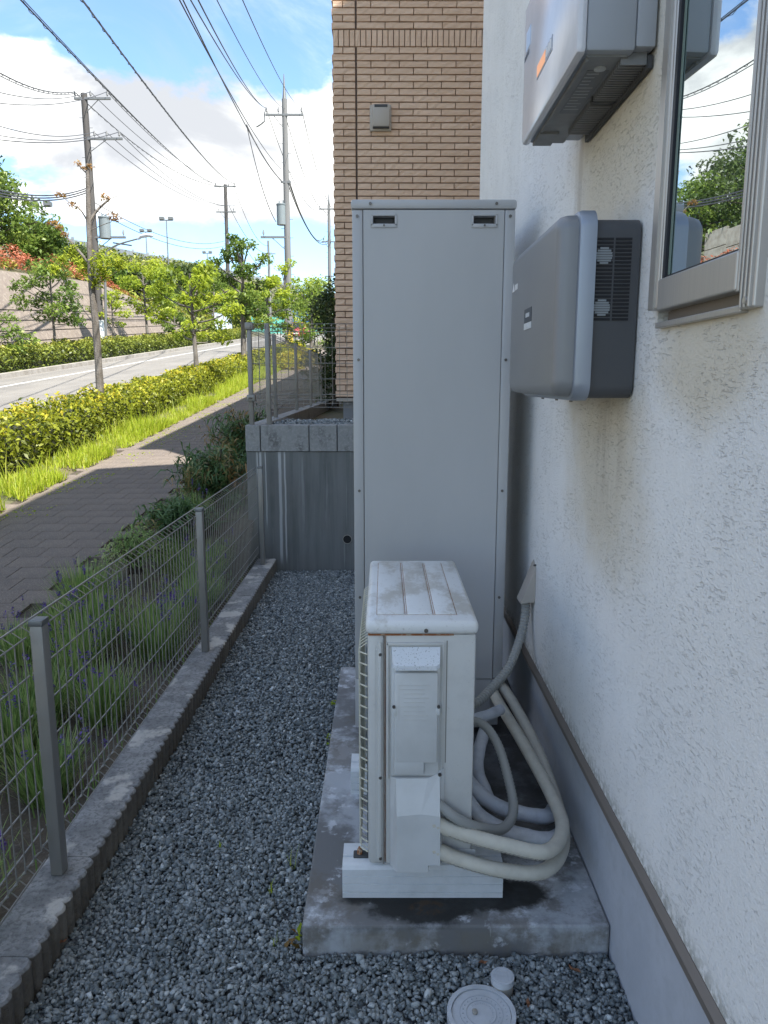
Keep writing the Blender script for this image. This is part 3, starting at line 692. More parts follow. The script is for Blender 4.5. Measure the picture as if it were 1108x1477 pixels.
mb.add([(px0, TY0, pz0), (px0, TY0, pz1), (px0, TY0+.01, pz1), (px0, TY0+.01, pz0), (px1, TY0, pz0), (px1, TY0, pz1), (px1, TY0+.01, pz1), (px1, TY0+.01, pz0)], [(0, 1, 2, 3), (4, 7, 6, 5), (1, 5, 6, 2), (0, 3, 7, 4)])
mb.build('front_panel', M_tank, t)
for a, b in HH:
    mb = MB(); c_ = .007
    for q in ((a-.008, a, hz0-.008, hz1+.006), (b, b+.008, hz0-.008, hz1+.006), (a-.008, b+.008, hz1, hz1+.007), (a-.008, b+.008, hz0-.014, hz0)):
        mb.cbox(q[0], q[1], TY0-.004, TY0+.002, q[2], q[3], .0018)
    mb.build('handle_frame', M_tank, t, True)
    mb = MB(); mb.box(a+.005, b-.005, TY0+.030, TY0+.058, hz0+.003, hz1-.003); mb.build('recess_shade', M_dark, t)  # dark fill painting the shade inside the handle recess
mb = MB(); mb.cbox(TX0-.003, TX1+.003, TY0-.004, TY1+.003, TZ1-.034, TZ1, .009); mb.build('top_cap', M_tank, t, True)
mb = MB(); mb.cbox(TX0, TX1-.045, TY0+.003, TY0+.03, TZ0, .353, .004); mb.cbox(TX0, TX0+.02, TY0+.03, TY1, TZ0, .353, .004); mb.build('base_cover', M_tank, t, True)
mb = MB()
for x in (TX0+.06, TX1-.12): 
    for y in (TY0+.09, TY1-.1): mb.box(x, x+.07, y, y+.07, .1, .3)
mb.build('leg', M_tanks, t)
mb = MB(); mb.cbox(TX1-.045, TX1-.012, TY0+.01, TY0+.04, .15, .353, .003); mb.build('leg_cover', M_tank, t, True)
scr = MB(); scr.cyl((0, -.003, 0), (0, .001, 0), .0055, 12); scm = scr.mesh('screw', M_screw, True)
for x, z in [(-.05, 2.187), (.41, 2.187), (TX0+.02, 2.145), (TX1-.02, 2.145), (TX0+.022, 1.63), (TX1-.022, 1.63), (TX0+.022, 1.13), (TX1-.022, 1.13), (TX0+.022, .70), (TX1-.022, .70), (TX1-.025, .335)]:
    place(scm, 'screw', t, (x, TY0-(.005 if z > 2.17 else -.001), z))
for a, b in HH: place(scm, 'screw', t, ((a+b)/2, TY0-.005, hz0-.006), sc=(.7, 1, .7))

# ------------------------------------------------------------------ pad
mb = MB(); mb.cbox(-.222, .612, 1.775, 3.62, -.06, .1, .006); tag(mb.build('concrete_pad', M_slab, None), 'low stained concrete pad under the outdoor unit and tank', 'concrete pad')

# ------------------------------------------------------------------ heat pump outdoor unit
a = thing('outdoor_unit', 'aged ivory heat pump outdoor unit on white feet in front of the tank', 'outdoor unit')
AX0, AX1, AY0, AY1, AZ0, AZ1 = -.044, .2445, 1.872, 2.54, .214, .890
mb = MB(); mb.cbox(AX0+.047, AX1, AY0, AY1, AZ0, AZ1, .008); mb.build('casing', M_ac, a, True)
mb = MB(); mb.cbox(AX0, AX0+.0455, AY0-.001, AY1, AZ0, AZ1, .012); mb.build('front_panel', M_ac, a, True)
mb = MB(); mb.box(AX0+.02, AX0+.022, AY0-.0022, AY0-.0008, AZ0+.02, AZ1-.03); mb.cbox(AX0+.0225, AX0+.03, AY0-.003, AY0+.001, AZ0+.02, AZ1-.04, .001); mb.build('edge_flange', M_ac, a)
mb = MB(); mb.box(AX0+.0462, AX0+.0475, AY0-.0005, AY0+.002, AZ0+.01, AZ1-.003); mb.build('panel_seam', M_rust, a)
for z in (.835, .48, .235): place(scm, 'screw', a, (AX0+.034, AY0-.002, z), sc=(.8, 1, .8))
# lid with raised strips
mb = MB(); mb.cbox(AX0-.005, AX1+.006, AY0-.007, AY1+.006, AZ1, AZ1+.038, .014); lid = mb.build('lid', M_lid, a, True)
mb = MB(); w_ = [(.0, .074), (.082, .150), (.158, .214)]
for p, q in w_: mb.cbox(AX0+.025+p, AX0+.025+q, AY0+.055, AY1-.04, AZ1+.033, AZ1+.0415, .0025)
mb.build('lid_rib', M_lid, a, True)
mb = MB()
for x in (AX0+.0235, AX0+.1005, AX0+.1055, AX0+.1765, AX0+.1815, AX0+.2405): mb.box(x, x+.0014, AY0+.05, AY1-.04, AZ1+.0375, AZ1+.0386)
mb.box(AX0+.0235, AX0+.2419, AY0+.0486, AY0+.05, AZ1+.0375, AZ1+.0386); mb.build('lid_groove', M_rust, a)
mb = MB(); mb.box(AX0+.002, AX1-.06, AY0-.0022, AY0+.05, AZ1-.0025, AZ1+.001); mb.build('rust_line', M_rust, a)
place(scm, 'screw', a, (AX0+.155, AY0-.0078, AZ1+.013), sc=(1, 1, 1))
# side service cover
def facebox(mb, u0, u1, v0, v1, d0, d1, c=.003, yb=None):
    p = atY(u0, v1, AY0); q = atY(u1, v0, AY0); mb.cbox(p.x, q.x, AY0-d1, AY0-d0, p.z, q.z, c)
mb = MB(); facebox(mb, 557, 640, 926, 1121, .0, .003, .0012)
for q in ((557, 561, 926, 1121), (636, 640, 926, 1121), (557, 640, 926, 930)): facebox(mb, *q, .003, .009, .0022)
mb.build('cover_frame', M_ac, a, True)
mb = MB(); facebox(mb, 552.5, 554.5, 924, 1246, -.001, .0006, .0002); facebox(mb, 643, 644.5, 924, 1100, -.001, .0006, .0002); mb.build('press_line', M_dark2, a)
mb = MB(); facebox(mb, 546, 550, 926, 1243, .0, .004, .0015); mb.build('pressed_rib', M_ac, a, True)
mb = MB(); facebox(mb, 568, 632, 966, 1096, .003, .022, .007); facebox(mb, 568, 612, 1080, 1113, .003, .0205, .006); facebox(mb, 564, 635, 950, 1117, .003, .009, .003); mb.build('upper_cover', M_cov, a, True)
mb = MB(); p = atY(565, 955, AY0); q = atY(635, 934, AY0)
mb.add([(p.x, AY0-.006, q.z+.004), (q.x, AY0-.006, q.z+.004), (q.x-.002, AY0-.028, p.z+.008), (p.x+.002, AY0-.028, p.z+.008), (p.x+.012, AY0-.034, p.z+.002), (q.x-.012, AY0-.034, p.z+.002),
        (p.x+.002, AY0-.028, p.z-.004), (q.x-.002, AY0-.028, p.z-.004), (p.x, AY0-.005, p.z-.004), (q.x, AY0-.005, p.z-.004), (p.x+.012, AY0-.034, p.z-.010), (q.x-.012, AY0-.034, p.z-.010)],
       [(0, 1, 2, 3), (3, 2, 5, 4), (3, 4, 10, 6), (4, 5, 11, 10), (5, 2, 7, 11), (6, 10, 11, 7), (6, 7, 9, 8), (0, 3, 6, 8), (1, 9, 7, 2), (0, 8, 9, 1)])
mb.build('grip', M_spk, a)
em = MB()                                                        # embossed instruction drawing
for i in range(8):
    p = atY(582 if i % 4 else 576, 990+i*6.2, AY0); q = atY(618, 989+i*6.2, AY0); em.box(p.x, q.x-.012*random.random(), AY0-.0229, AY0-.0216, p.z, p.z+.0012)
p = atY(575, 1035, AY0); q = atY(619, 984, AY0); em.box(p.x, p.x+.001, AY0-.0229, AY0-.0216, p.z, q.z); em.box(p.x, q.x, AY0-.0229, AY0-.0216, q.z, q.z+.001)
em.build('embossed_lines', M_ac, a)
mb = MB()
for uu in (569, 631):
    mb = MB(); p = atY(uu, 1020, AY0); mb.cbox(p.x-.006, p.x+.006, AY0-.024, AY0-.012, p.z-.014, p.z+.006, .003); mb.build('clip', M_cov, a, True)
for uu in (568, 632):
    p = atY(uu, 1014, AY0); place(scm, 'screw', a, (p.x, AY0-.0235, p.z), sc=(.8, 1, .8))
# lower valve cover: hooded, bulging
def P3(uu, vv, d): q = atY(uu, vv, AY0); return (q.x, AY0-d, q.z)
mb = MB()
vlist = [P3(563, 1118, .004), P3(622, 1118, .004), P3(641, 1106, .004), P3(563, 1246, .004), P3(619, 1246, .004), P3(619, 1236, .004), P3(640, 1236, .004),
         P3(571, 1118, .018), P3(617, 1118, .018), P3(572, 1163, .05), P3(633, 1163, .05), P3(572, 1242, .05), P3(616, 1242, .05), P3(616, 1232, .05), P3(633, 1232, .05), P3(634, 1112, .010), P3(606, 1160, .049)]
mb.add(vlist, [(0, 7, 8, 1), (1, 8, 15, 2), (7, 9, 16, 8), (8, 16, 15), (15, 16, 10), (9, 11, 12, 16), (16, 12, 13), (16, 13, 14, 10), (2, 15, 10, 14, 6), (0, 3, 11, 9, 7), (3, 4, 12, 11), (4, 5, 13, 12), (5, 6, 14, 13)])
mb.build('valve_cover', M_cov, a)
place(scm, 'screw', a, P3(634, 1114, .012), sc=(.9, 1, .9))
mb = MB(); facebox(mb, 641, 686, 1224, 1245, .0, .004, .002); mb.build('lower_plate', M_ac, a, True); place(scm, 'screw', a, P3(661, 1237, .005), sc=(.8, 1, .8)); mb = MB(); facebox(mb, 647, 654, 1233, 1240, .003, .005, .0005); mb.build('plate_slot', M_dark, a)
# fan grille on the front (towards the fence)
mb = MB()
for z in [AZ0+.02+i*.031 for i in range(20)]: mb.tube([(AX0-.002, AY0+.03, z), (AX0-.022, AY0+.05, z), (AX0-.024, AY0+.30, z), (AX0-.022, AY0+.58, z), (AX0-.002, AY0+.60, z)], .0022, 5)
mb.build('grille_bar', M_grille, a, True)
mb = MB()
for i in range(24):
    y = AY0+.032+i*.025; mb.tube([(AX0-.002, y, AZ0+.03), (AX0-.0235, y, AZ0+.045), (AX0-.0235, y, AZ1-.05), (AX0-.002, y, AZ1-.035)], .0016, 5)
mb.build('grille_wire', M_grille, a, True)
mb = MB(); mb.box(AX0-.004, AX0-.0005, AY0+.04, AY0+.59, AZ0+.04, AZ1-.05); mb.build('fan_opening', M_fins, a)
# feet
def foot(y0, lab):
    f = thing('mounting_foot', lab, 'mounting foot', (0, y0, .1), group='feet under the outdoor unit')
    x0, x1 = -.118, .338; h = .104
    pr = [(0, 0), (0, .015), (.004, .016), (.004, .019), (0, .020), (0, .041), (.0035, .042), (.0035, .045), (0, .046), (0, .066), (.0025, .067), (.0025, .069), (0, .07), (0, .088), (.006, .098), (.014, h-.002), (.034, h), (.036, h-.005), (.043, h-.005), (.045, h), (.10, h), (.10, 0)]
    mb = MB(); mb.prism(pr, 0, x0, x1); mb.build('block', M_block, f)
    mb = MB(); mb.cbox(x0+.03, x0+.075, .030, .060, h-.004, h+.006, .003); mb.build('anchor_clip', M_dark, f)
    mb = MB(); mb.cyl((x0+.048, .044, h+.004), (x0+.048, .044, h+.018), .0085, 6); mb.cyl((x0+.048, .044, h+.018), (x0+.048, .044, h+.026), .0045, 8); mb.build('bolt', M_rust, f)
    return f
foot(1.885, 'near white plastic foot of the outdoor unit with a rusty bolt')
foot(2.42, 'far white plastic foot of the outdoor unit, half hidden beside the grille')

# ------------------------------------------------------------------ hoses
def hose(name, pts, r, m, label, cat='hose', rib=0, n=14, group=None, tapes=False):
    P = resample(smoothpath(pts, 14), .006 if rib else .012)
    if rib: rs = [r*(1+(rib if (i//1) % 2 else -rib)) for i in range(len(P))]
    elif tapes: rs = [r*(1+.035*math.sin(i*.9)*math.sin(i*.23)+(.03 if i % 5 == 0 else 0)) for i in range(len(P))]
    else: rs = r
    mb = MB(); mb.tube(P, rs, n); o = tag(mb.build(name, m, None, True), label, cat, group)
    if m is M_hose:                                              # the slit seam of the foam sleeve
        Q = [p+Vector((0, -.86, -.5))*r*1.03 for p in P[8:-40:3]]; sm_ = MB(); sm_.tube(Q, .0011, 4, False); sm_.build('seam', M_dark2, o)
    return o
hose('insulated_hose', [P3(622, 1175, .03), (.20, 1.842, .335), (.33, 1.835, .30), (.45, 1.85, .27), (.525, 1.98, .255), (.53, 2.15, .26), (.49, 2.45, .29), (.45, 2.72, .31), (.44, 2.9, .30), (.43, 3.05, .24)], .0205, M_hose, 'upper cream ribbed hose looping from the valve cover back to the tank', rib=.03)
hose('insulated_hose', [P3(622, 1212, .03), (.20, 1.842, .255), (.33, 1.835, .222), (.45, 1.865, .20), (.528, 1.98, .20), (.555, 2.16, .21), (.55, 2.42, .25), (.52, 2.68, .29), (.49, 2.9, .30), (.46, 3.1, .24)], .0205, M_hose, 'lower cream ribbed hose looping from the valve cover back to the tank', rib=.03)
hose('corrugated_conduit', [(.552, 2.78, .73), (.550, 2.77, .65), (.525, 2.73, .57), (.47, 2.64, .49), (.40, 2.57, .44), (.33, 2.5, .41), (.245, 2.46, .40)], .0165, M_hoseg, 'grey corrugated conduit curving down from the beige wall cover', 'conduit', rib=.085)
hose('control_hose', [P3(625, 1149, .018), (.20, 1.842, .375), (.27, 1.875, .325), (.345, 1.95, .275), (.39, 2.04, .275), (.39, 2.13, .32), (.365, 2.22, .40), (.32, 2.28, .44), (.25, 2.30, .44)], .0145, M_hoseg, 'thin grey hose making a small loop behind the outdoor unit', rib=.06)
hose('taped_pipe', [(.25, 2.26, .29), (.30, 2.22, .235), (.37, 2.2, .19), (.45, 2.19, .17), (.53, 2.2, .155), (.57, 2.26, .15)], .024, M_tape, 'upper white taped pipe lying across the dark corner of the pad', 'pipe', tapes=True)
hose('taped_pipe', [(.25, 2.16, .26), (.31, 2.12, .20), (.40, 2.09, .17), (.50, 2.085, .15), (.555, 2.12, .14)], .022, M_tape, 'lower white taped pipe ending under the cream hoses', 'pipe', tapes=True)
hose('taped_pipe', [(.25, 2.52, .30), (.32, 2.52, .335), (.38, 2.53, .35), (.44, 2.6, .34)], .020, M_tape, 'short white taped pipe running from the unit toward the tank foot', 'pipe', tapes=True)
hose('taped_pipe', [(.37, 2.5, .32), (.335, 2.42, .27), (.325, 2.36, .22), (.35, 2.28, .17)], .022, M_tape, 'white taped pipe hanging down in the corner behind the unit', 'pipe', tapes=True)
hose('drain_hose', [(.245, 2.3, .24), (.29, 2.28, .17), (.34, 2.2, .135), (.345, 2.1, .125), (.30, 2.04, .12)], .011, M_hoseg, 'thin beige drain hose lying low under the taped pipes', 'hose', rib=.02)
pc = thing('pipe_cover', 'small beige wedge cover where the grey conduit leaves the wall', 'pipe cover')
mb = MB(); mb.add([(.579, 2.735, .845), (.579, 2.735, .715), (.579, 2.83, .715), (.579, 2.83, .845), (.525, 2.74, .708), (.525, 2.82, .708), (.574, 2.76, .845), (.574, 2.81, .845), (.579, 2.78, .875)],
    [(0, 1, 4, 6), (6, 4, 5, 7), (7, 5, 2, 3), (1, 2, 5, 4), (0, 6, 8), (6, 7, 8), (7, 3, 8)]); mb.build('hood', M_cap, pc)
mb = MB(); mb.cyl((.579, 2.74, .86), (.570, 2.74, .86), .004, 8); mb.build('screw', M_screw, pc)

# ------------------------------------------------------------------ inspection covers
c0 = atZ(693, 1452, .03)
ic = thing('inspection_cover', 'large round pale drain cover in the gravel in front of the pad', 'drain cover', (c0.x, c0.y-.02, 0))
def ring(mb, r0, r1, z0, z1, n=48):
    v = []; 
    for k in range(n):
        an = 2*PI*k/n; c_, s_ = math.cos(an), math.sin(an); v += [(r0*c_, r0*s_, z0), (r0*c_, r0*s_, z1), (r1*c_, r1*s_, z1), (r1*c_, r1*s_, z0)]
    mb.add(v, [(4*k+i, 4*((k+1) % n)+i, 4*((k+1) % n)+(i+1) % 4, 4*k+(i+1) % 4) for k in range(n) for i in range(4)])
mb = MB(); ring(mb, .073, .084, -.02, .034); mb.build('rim', M_cover, ic, True)
mb = MB(); mb.cyl((0, 0, 0), (0, 0, .030), .0715, 48); mb.build('lid', M_cover, ic, True)
mb = MB(); ring(mb, .036, .0375, .03, .0315); ring(mb, .052, .0528, .03, .031)
for k in range(22): 
    an = 2*PI*k/22; mb.cyl((.045*math.cos(an), .045*math.sin(an), .03), (.045*math.cos(an), .045*math.sin(an), .0315), .0016, 6)
for k in range(14):
    an = 2*PI*k/26-.9; q = Vector((.029*math.cos(an), .029*math.sin(an), .03)); d = Vector((-math.sin(an), math.cos(an), 0)); rr = Vector((math.cos(an), math.sin(an), 0))
    for s_ in (-.0018, .0018): mb.tube([q+d*s_-rr*.0028, q+d*(s_*(1 if k % 2 else -.4))+rr*.0028], .0006, 4)
for k in range(7): 
    an = -.3+.17*k; q = Vector((.060*math.cos(an), .060*math.sin(an), .03)); mb.tube([q, q*1.06+Vector((0, 0, 0))], .0009, 4)
mb.build('raised_marks', mat('cover_marks', (.36, .38, .41), .7), ic)
mb = MB(); mb.cbox(-.022, -.010, -.006, .009, .03, .037, .003); mb.build('lug', M_pipe, ic, True)
c1 = atZ(725, 1408, .055)
pcp = thing('capped_pipe', 'small round capped pipe standing beside the large drain cover', 'pipe cap', (c1.x, c1.y, 0))
mb = MB(); mb.cyl((0, 0, -.02), (0, 0, .042), .0275, 28); mb.build('pipe', M_pipe, pcp, True)
mb = MB(); mb.cyl((0, 0, .040), (0, 0, .056), .0295, 32); ring(mb, .022, .0235, .056, .0572, 28)
for k in range(8):
    mb.box(-.014, .014, -.016+k*.0042, -.0148+k*.0042, .056, .0568)
mb.build('cap', M_cover, pcp, True)

# ------------------------------------------------------------------ gravel (thousands of loose stones: one mass)
def stones(n, area, size, hi):
    if hi:
        ph = (1+5**.5)/2; B = np.array([(-1, ph, 0), (1, ph, 0), (-1, -ph, 0), (1, -ph, 0), (0, -1, ph), (0, 1, ph), (0, -1, -ph), (0, 1, -ph), (ph, 0, -1), (ph, 0, 1), (-ph, 0, -1), (-ph, 0, 1)])/1.9
        FF = np.array([(0,11,5),(0,5,1),(0,1,7),(0,7,10),(0,10,11),(1,5,9),(5,11,4),(11,10,2),(10,7,6),(7,1,8),(3,9,4),(3,4,2),(3,2,6),(3,6,8),(3,8,9),(4,9,5),(2,4,11),(6,2,10),(8,6,7),(9,8,1)]); jit = .12
    else:
        B = np.array([(x, y, z) for x in (-1, 1) for y in (-1, 1) for z in (-1, 1)])*.62
        FF = np.array([(0,1,3),(0,3,2),(4,6,7),(4,7,5),(0,4,5),(0,5,1),(2,3,7),(2,7,6),(0,2,6),(0,6,4),(1,5,7),(1,7,3)]); jit = .26
    x0, x1, y0, y1 = area
    P = np.stack([RNG.uniform(x0, x1, n), RNG.uniform(y0, y1, n), RNG.uniform(.0, .017, n)], 1)
    keep = ~((P[:, 0] > -.228) & (P[:, 1] > 1.768) & (P[:, 1] < 3.628))
    for cc_, r in ((c0, .088), (c1, .034)): keep &= (np.hypot(P[:, 0]-cc_.x, P[:, 1]-(cc_.y-(.02 if r > .05 else 0))) > r)
    P = P[keep]; n = len(P); nv = len(B)
    P[:, 2] += .012*np.array([mnoise.noise(Vector((p[0]*3, p[1]*3, 0))) for p in P])
    sz = size*RNG.lognormal(0, .28, n)*.5
    sc = np.stack([sz*RNG.uniform(.9, 1.4, n), sz*RNG.uniform(.65, 1., n), sz*RNG.uniform(.45, .85, n)], 1)
    V_ = B[None]*(1+RNG.uniform(-jit, jit, (n, nv, 1)))+RNG.uniform(-.26, .26, (n, nv, 3)); V_ = V_*sc[:, None]
    A = RNG.normal(size=(n, 4)); A[:, 1:3] *= .35; A /= np.linalg.norm(A, axis=1)[:, None]; w_, x, y, z = A.T
    R_ = np.stack([1-2*(y*y+z*z), 2*(x*y-z*w_), 2*(x*z+y*w_), 2*(x*y+z*w_), 1-2*(x*x+z*z), 2*(y*z-x*w_), 2*(x*z-y*w_), 2*(y*z+x*w_), 1-2*(x*x+y*y)], 1).reshape(n, 3, 3)
    V_ = np.einsum('nij,nvj->nvi', R_, V_)+P[:, None]
    return V_.reshape(-1, 3), (FF[None]+(np.arange(n)*nv)[:, None, None]).reshape(-1, 3)
Va, Fa = stones(14000, (-.886, .612, 1.25, 2.7), .0132, True)
Vd, Fd = stones(32000, (-.886, .612, 1.25, 2.7), .0135, False)
Vb, Fb = stones(66000, (-.886, .612, 2.7, 5.92), .0138, False)
Vc, Fc = stones(11000, (-1.0, 2.2, 5.98+.12, 7.35), .020, False); Vc[:, 2] += 1.165
gv = place(fastmesh('gravel', np.concatenate([Va, Vb, Vd]), np.concatenate([Fa, Fb+len(Va), Fd+len(Va)+len(Vb)]), M_gravel), 'gravel'); tag(gv, 'blue grey crushed gravel filling the strip between fence and house', 'gravel', kind='stuff')
gv = place(fastmesh('gravel', Vc, Fc, M_gravel), 'gravel'); tag(gv, 'grey gravel behind the block wall beside the tiled house', 'gravel', kind='stuff')

mb = MB(); mb.add([(-.98, 6.08, 1.165), (2.4, 6.08, 1.165), (2.4, 7.46, 1.165), (-.98, 7.46, 1.165)], [(0, 1, 2, 3)]); tag(mb.build('gravel_bed', M_gbase), 'dark bed under the gravel beside the tiled house', kind='structure')
# ------------------------------------------------------------------ kerb of split blocks with mesh fence
cb = thing('block_kerb', 'weathered low row of ribbed concrete blocks carrying the mesh fence', 'kerb wall', (-1.03, 0, 0))
BL = .398
def blockmesh(sd):
    rnd = random.Random(sd); mb = MB(); n = 54; v = []
    for i in range(n+1):
        y = BL*i/n; xr = .131+.015*abs(math.sin(PI*y/BL*8.0))**.6+rnd.uniform(-.0012, .0012)
        v += [(0, y, -.1), (0, y, .112), (.004, y, .116), (xr-.006, y, .116+rnd.uniform(-.001, .001)), (xr, y, .109), (xr-.003, y, -.1)]
    mb.add(v, [(6*i+a_, 6*i+a_+1, 6*i+a_+7, 6*i+a_+6) for i in range(n) for a_ in range(5)]+[(0, 1, 2, 3, 4, 5), tuple(6*n+k for k in range(5, -1, -1))]); return mb.mesh('block', M_curb)
bms = [blockmesh(i) for i in range(4)]
for i in range(16):
    y = -.35+i*.4
    if y > 5.9: break
    place(bms[i % 4], 'block', cb, (random.uniform(-.001, .001), y, random.uniform(-.001, .001)), sc=(1, 1 if y+.4 < 5.92 else (5.92-y)/.4, 1))
def mesh_fence(root, A, B, zb, ht, pitch, zr, m, fold=.035, bow=True, every=1, nrm=None, r=.0022):
    """welded mesh panel from A to B (2D): horizontals (double at the folded top and bottom), verticals"""
    A = Vector(A); B = Vector(B); L = (B-A).length; d = (B-A)/L; nr = Vector(nrm or (d.y, -d.x))
    hm = MB(); hm.cyl((0, 0, 0), (L, 0, 0), r*1.15, 6); hme = hm.mesh('wire', m, True); ang = math.atan2(d.y, d.x)
    for z, off in zr: place(hme, 'wire', root, (A.x+nr.x*off-root.location.x, A.y+nr.y*off-root.location.y, z-root.location.z), (0, 0, ang))
    vm = MB(); zt = zb+ht
    # bent vertical: straight, folded out at the top into a triangle
    pts = [Vector((0, 0, zb+.0)), Vector((0, 0, zt-.045)), Vector((nr.x*fold, nr.y*fold, zt-.02)), Vector((0, 0, zt))]
    if bow: pts = [Vector((0, 0, zb+.045)), Vector((nr.x*.0, nr.y*0, zb+.04)), Vector((nr.x*fold*.7, nr.y*fold*.7, zb+.022)), Vector((0, 0, zb))][::-1]+pts[1:]
    vm.tube(pts, r, 5); vme = vm.mesh('wire', m, True); n = int(L/pitch)
    for i in range(0, n+1): q = A+d*(i*pitch+.012); place(vme, 'wire', root, (q.x-root.location.x, q.y-root.location.y, -root.location.z))
fz = .118
mf = thing('mesh_fence', 'waist high grey welded mesh fence standing on the low block kerb', 'fence', (-.97, 0, 0))
def post(root, x, y, z0, z1, wx, wy, m, capz=True):
    mb = MB(); mb.cbox(x-wx/2, x+wx/2, y-wy/2, y+wy/2, z0, z1, .004); q = Vector((-root.location.x, -root.location.y, -root.location.z))
    o = mb.build('post', m, root, True, q)
    if capz: mb = MB(); mb.cbox(x-wx/2-.0015, x+wx/2+.0015, y-wy/2-.0015, y+wy/2+.0015, z1-.012, z1+.005, .002); cp = mb.build('cap', M_galv, o, True)
    return o
PY = [.08, 1.975, 3.80, 5.72]
for y in PY: post(mf, -.962, y, fz, .895, .036, .042, M_fence)
zr = [(.893, -.0), (.873, .032), (.848, 0), (.735, 0), (.617, 0), (.499, 0), (.381, 0), (.263, 0), (.185, .02), (.165, 0)]
for p, q in zip(PY, PY[1:]): mesh_fence(mf, (-.995, p+.01), (-.995, q-.01), .165, .728, .0485, zr, M_fence, nrm=(-1, 0), fold=.035)

# ------------------------------------------------------------------ neighbour's retaining wall, cap blocks, fence
rw = thing('retaining_wall', 'streaked grey concrete retaining wall with a block course, holding the neighbouring lot', 'retaining wall')
mb = MB(); mb.box(-1.105, 2.6, 5.935, 6.075, -.2, .992); ro = mb.build('wall', M_ret, rw)
mb = MB(); mb.box(-1.105, -.985, 6.075, 25, -.2, .99); mb.build('side_wall', M_ret, rw)
mb = MB()
hc = atY(501, 778, 5.93); mb.cyl((hc.x, 5.9335, hc.z), (hc.x, 5.99, hc.z), .034, 24); mb.build('drain_hole', M_black, rw, True)
mb = MB(); ring(mb, .0335, .038, 0, .006, 28); o = mb.build('drain_pipe', M_pipe, rw, True, (hc.x, 5.9345, hc.z)); o.rotation_euler = (PI/2, 0, 0)
ed = [-1.112]+[atY(u_, 630, 5.93).x for u_ in (375.7, 446, 486.5)]+[-.02, .38, .78, 1.18, 1.58, 1.98, 2.38]
for a_, b_ in zip(ed, ed[1:]):
    mb = MB(); mb.cbox(a_+.004, b_-.004, 5.925+random.uniform(-.002, .002), 6.075, .996, 1.206+random.uniform(-.001, .001), .004); mb.build('cap_block', M_cblk, rw)
mb = MB(); mb.box(-1.1, 2.4, 5.945, 6.07, .99, 1.195); mb.box(-1.095, -.995, 6.07, 25, .99, 1.195); mb.build('joint_mortar', mat('mortar', (.10, .10, .098), .95), rw)
for i in range(46):
    y = 6.08+i*.4
    if y > 24: break
    mb = MB(); mb.cbox(-1.11, -.98, y+.003, y+.397, .996, 1.206, .004); mb.build('side_block', M_cblk, rw)
nf = thing('mesh_fence', 'tall grey mesh fence with clamped corner post on top of the retaining wall', 'fence', (-1.05, 6.0, 1.2))
zt = 2.0
for x, y in ((-1.065, 6.0), (-.925, 6.0), (.9, 6.0)): post(nf, x, y, 1.2, zt, .036, .04, M_fence2, False)
for y in (7.2, 8.95, 10.7, 12.45, 14.2, 15.95, 17.7): post(nf, -1.045, y, 1.2, zt-.01, .036, .036, M_fence2, False)
zr2 = [(zt-.005, 0), (zt-.035, -.03), (zt-.065, 0)]+[(zt-.065-.122*i, 0) for i in range(1, 5)]+[(1.405, 0), (1.375, -.025), (1.345, 0)]
mesh_fence(nf, (-1.06, 5.985), (.9, 5.985), 1.345, .65, .058, zr2, M_fence2, nrm=(0, -1), fold=.03)
mesh_fence(nf, (-1.075, 6.02), (-1.075, 17.7), 1.30, .69, .062, zr2, M_fence2, nrm=(-1, 0), fold=.03)
mb = MB(); mb.cbox(-.045, .02, -.035, .03, zt-1.2-.05, zt-1.2+.005, .006); mb.cbox(-.045, .02, -.035, .03, .19, .245, .006); mb.cyl((-.03, -.05, .22), (.0, -.035, .22), .008, 8); mb.build('clamp', M_fence2, nf, True)

# ------------------------------------------------------------------ neighbour's tiled house
bh = thing('tiled_house', 'house clad in tan split tiles with a dark vertical joint, behind the tank', 'house')
BX, BY, BZ0, BZ1 = -.466, 7.4, 1.385, 7.2
mb = MB(); mb.box(BX+.004, 9, BY+.012, 24, BZ0, BZ1); mb.build('wall', M_mortar, bh)  # unseen rear lengthened so its shadow covers the walkway
mb = MB(); mb.box(BX+.06, 8.9, BY+.06, 23.9, .9, BZ0); mb.build('foundation', mat('grey_foundation', (.23, .235, .24), .85, bump=(50, .3, 5, .003)), bh)
mb = MB(); mb.box(BX-.004, 9, BY-.006, BY+.05, BZ0-.03, BZ0); mb.build('starter_strip', M_vent, bh)
mb = MB(); mb.box(BX-.21, 9.1, BY-.15, 24.1, BZ1, BZ1+.12); mb.build('roof', M_flash, bh)
TH = .0586; TW = .2605; jx = atY(514, 150, BY).x                  # dark joint position
def tile_mesh(w_, h, sd):
    rnd = random.Random(sd); mb = MB(); c = .003; d = .016; n = max(2, int(w_/.032)); top = []; v = []
    for i in range(n+1):
        x = c+(w_-2*c)*i/n; v += [(x, -d+rnd.uniform(-.0025, .002), c), (x, -d+rnd.uniform(-.004, .004), h*.5), (x, -d+rnd.uniform(-.0025, .002), h-c)]
    f = [(3*i+a_, 3*i+3+a_, 3*i+4+a_, 3*i+1+a_) for i in range(n) for a_ in range(2)]
    o = len(v); v += [(0, 0, 0), (w_, 0, 0), (w_, 0, h), (0, 0, h)]
    f += [tuple([o, o+1]+[3*i for i in range(n, -1, -1)]), tuple([o+3]+[3*i+2 for i in range(n+1)]+[o+2]), (o, 0, 1, 2, o+3), (o+1, o+2, 3*n+2, 3*n+1, 3*n)]
    mb.add(v, f); return mb.mesh('brick', M_brick)
cache = {}
def tile(w_, h):
    k_ = (round(w_, 3), round(h, 3), random.randrange(4))
    if k_ not in cache: cache[k_] = tile_mesh(w_, h, len(cache))
    return cache[k_]
SZ0 = atY(600, 67, BY).z; SZ1 = atY(600, 42, BY).z                # soldier course
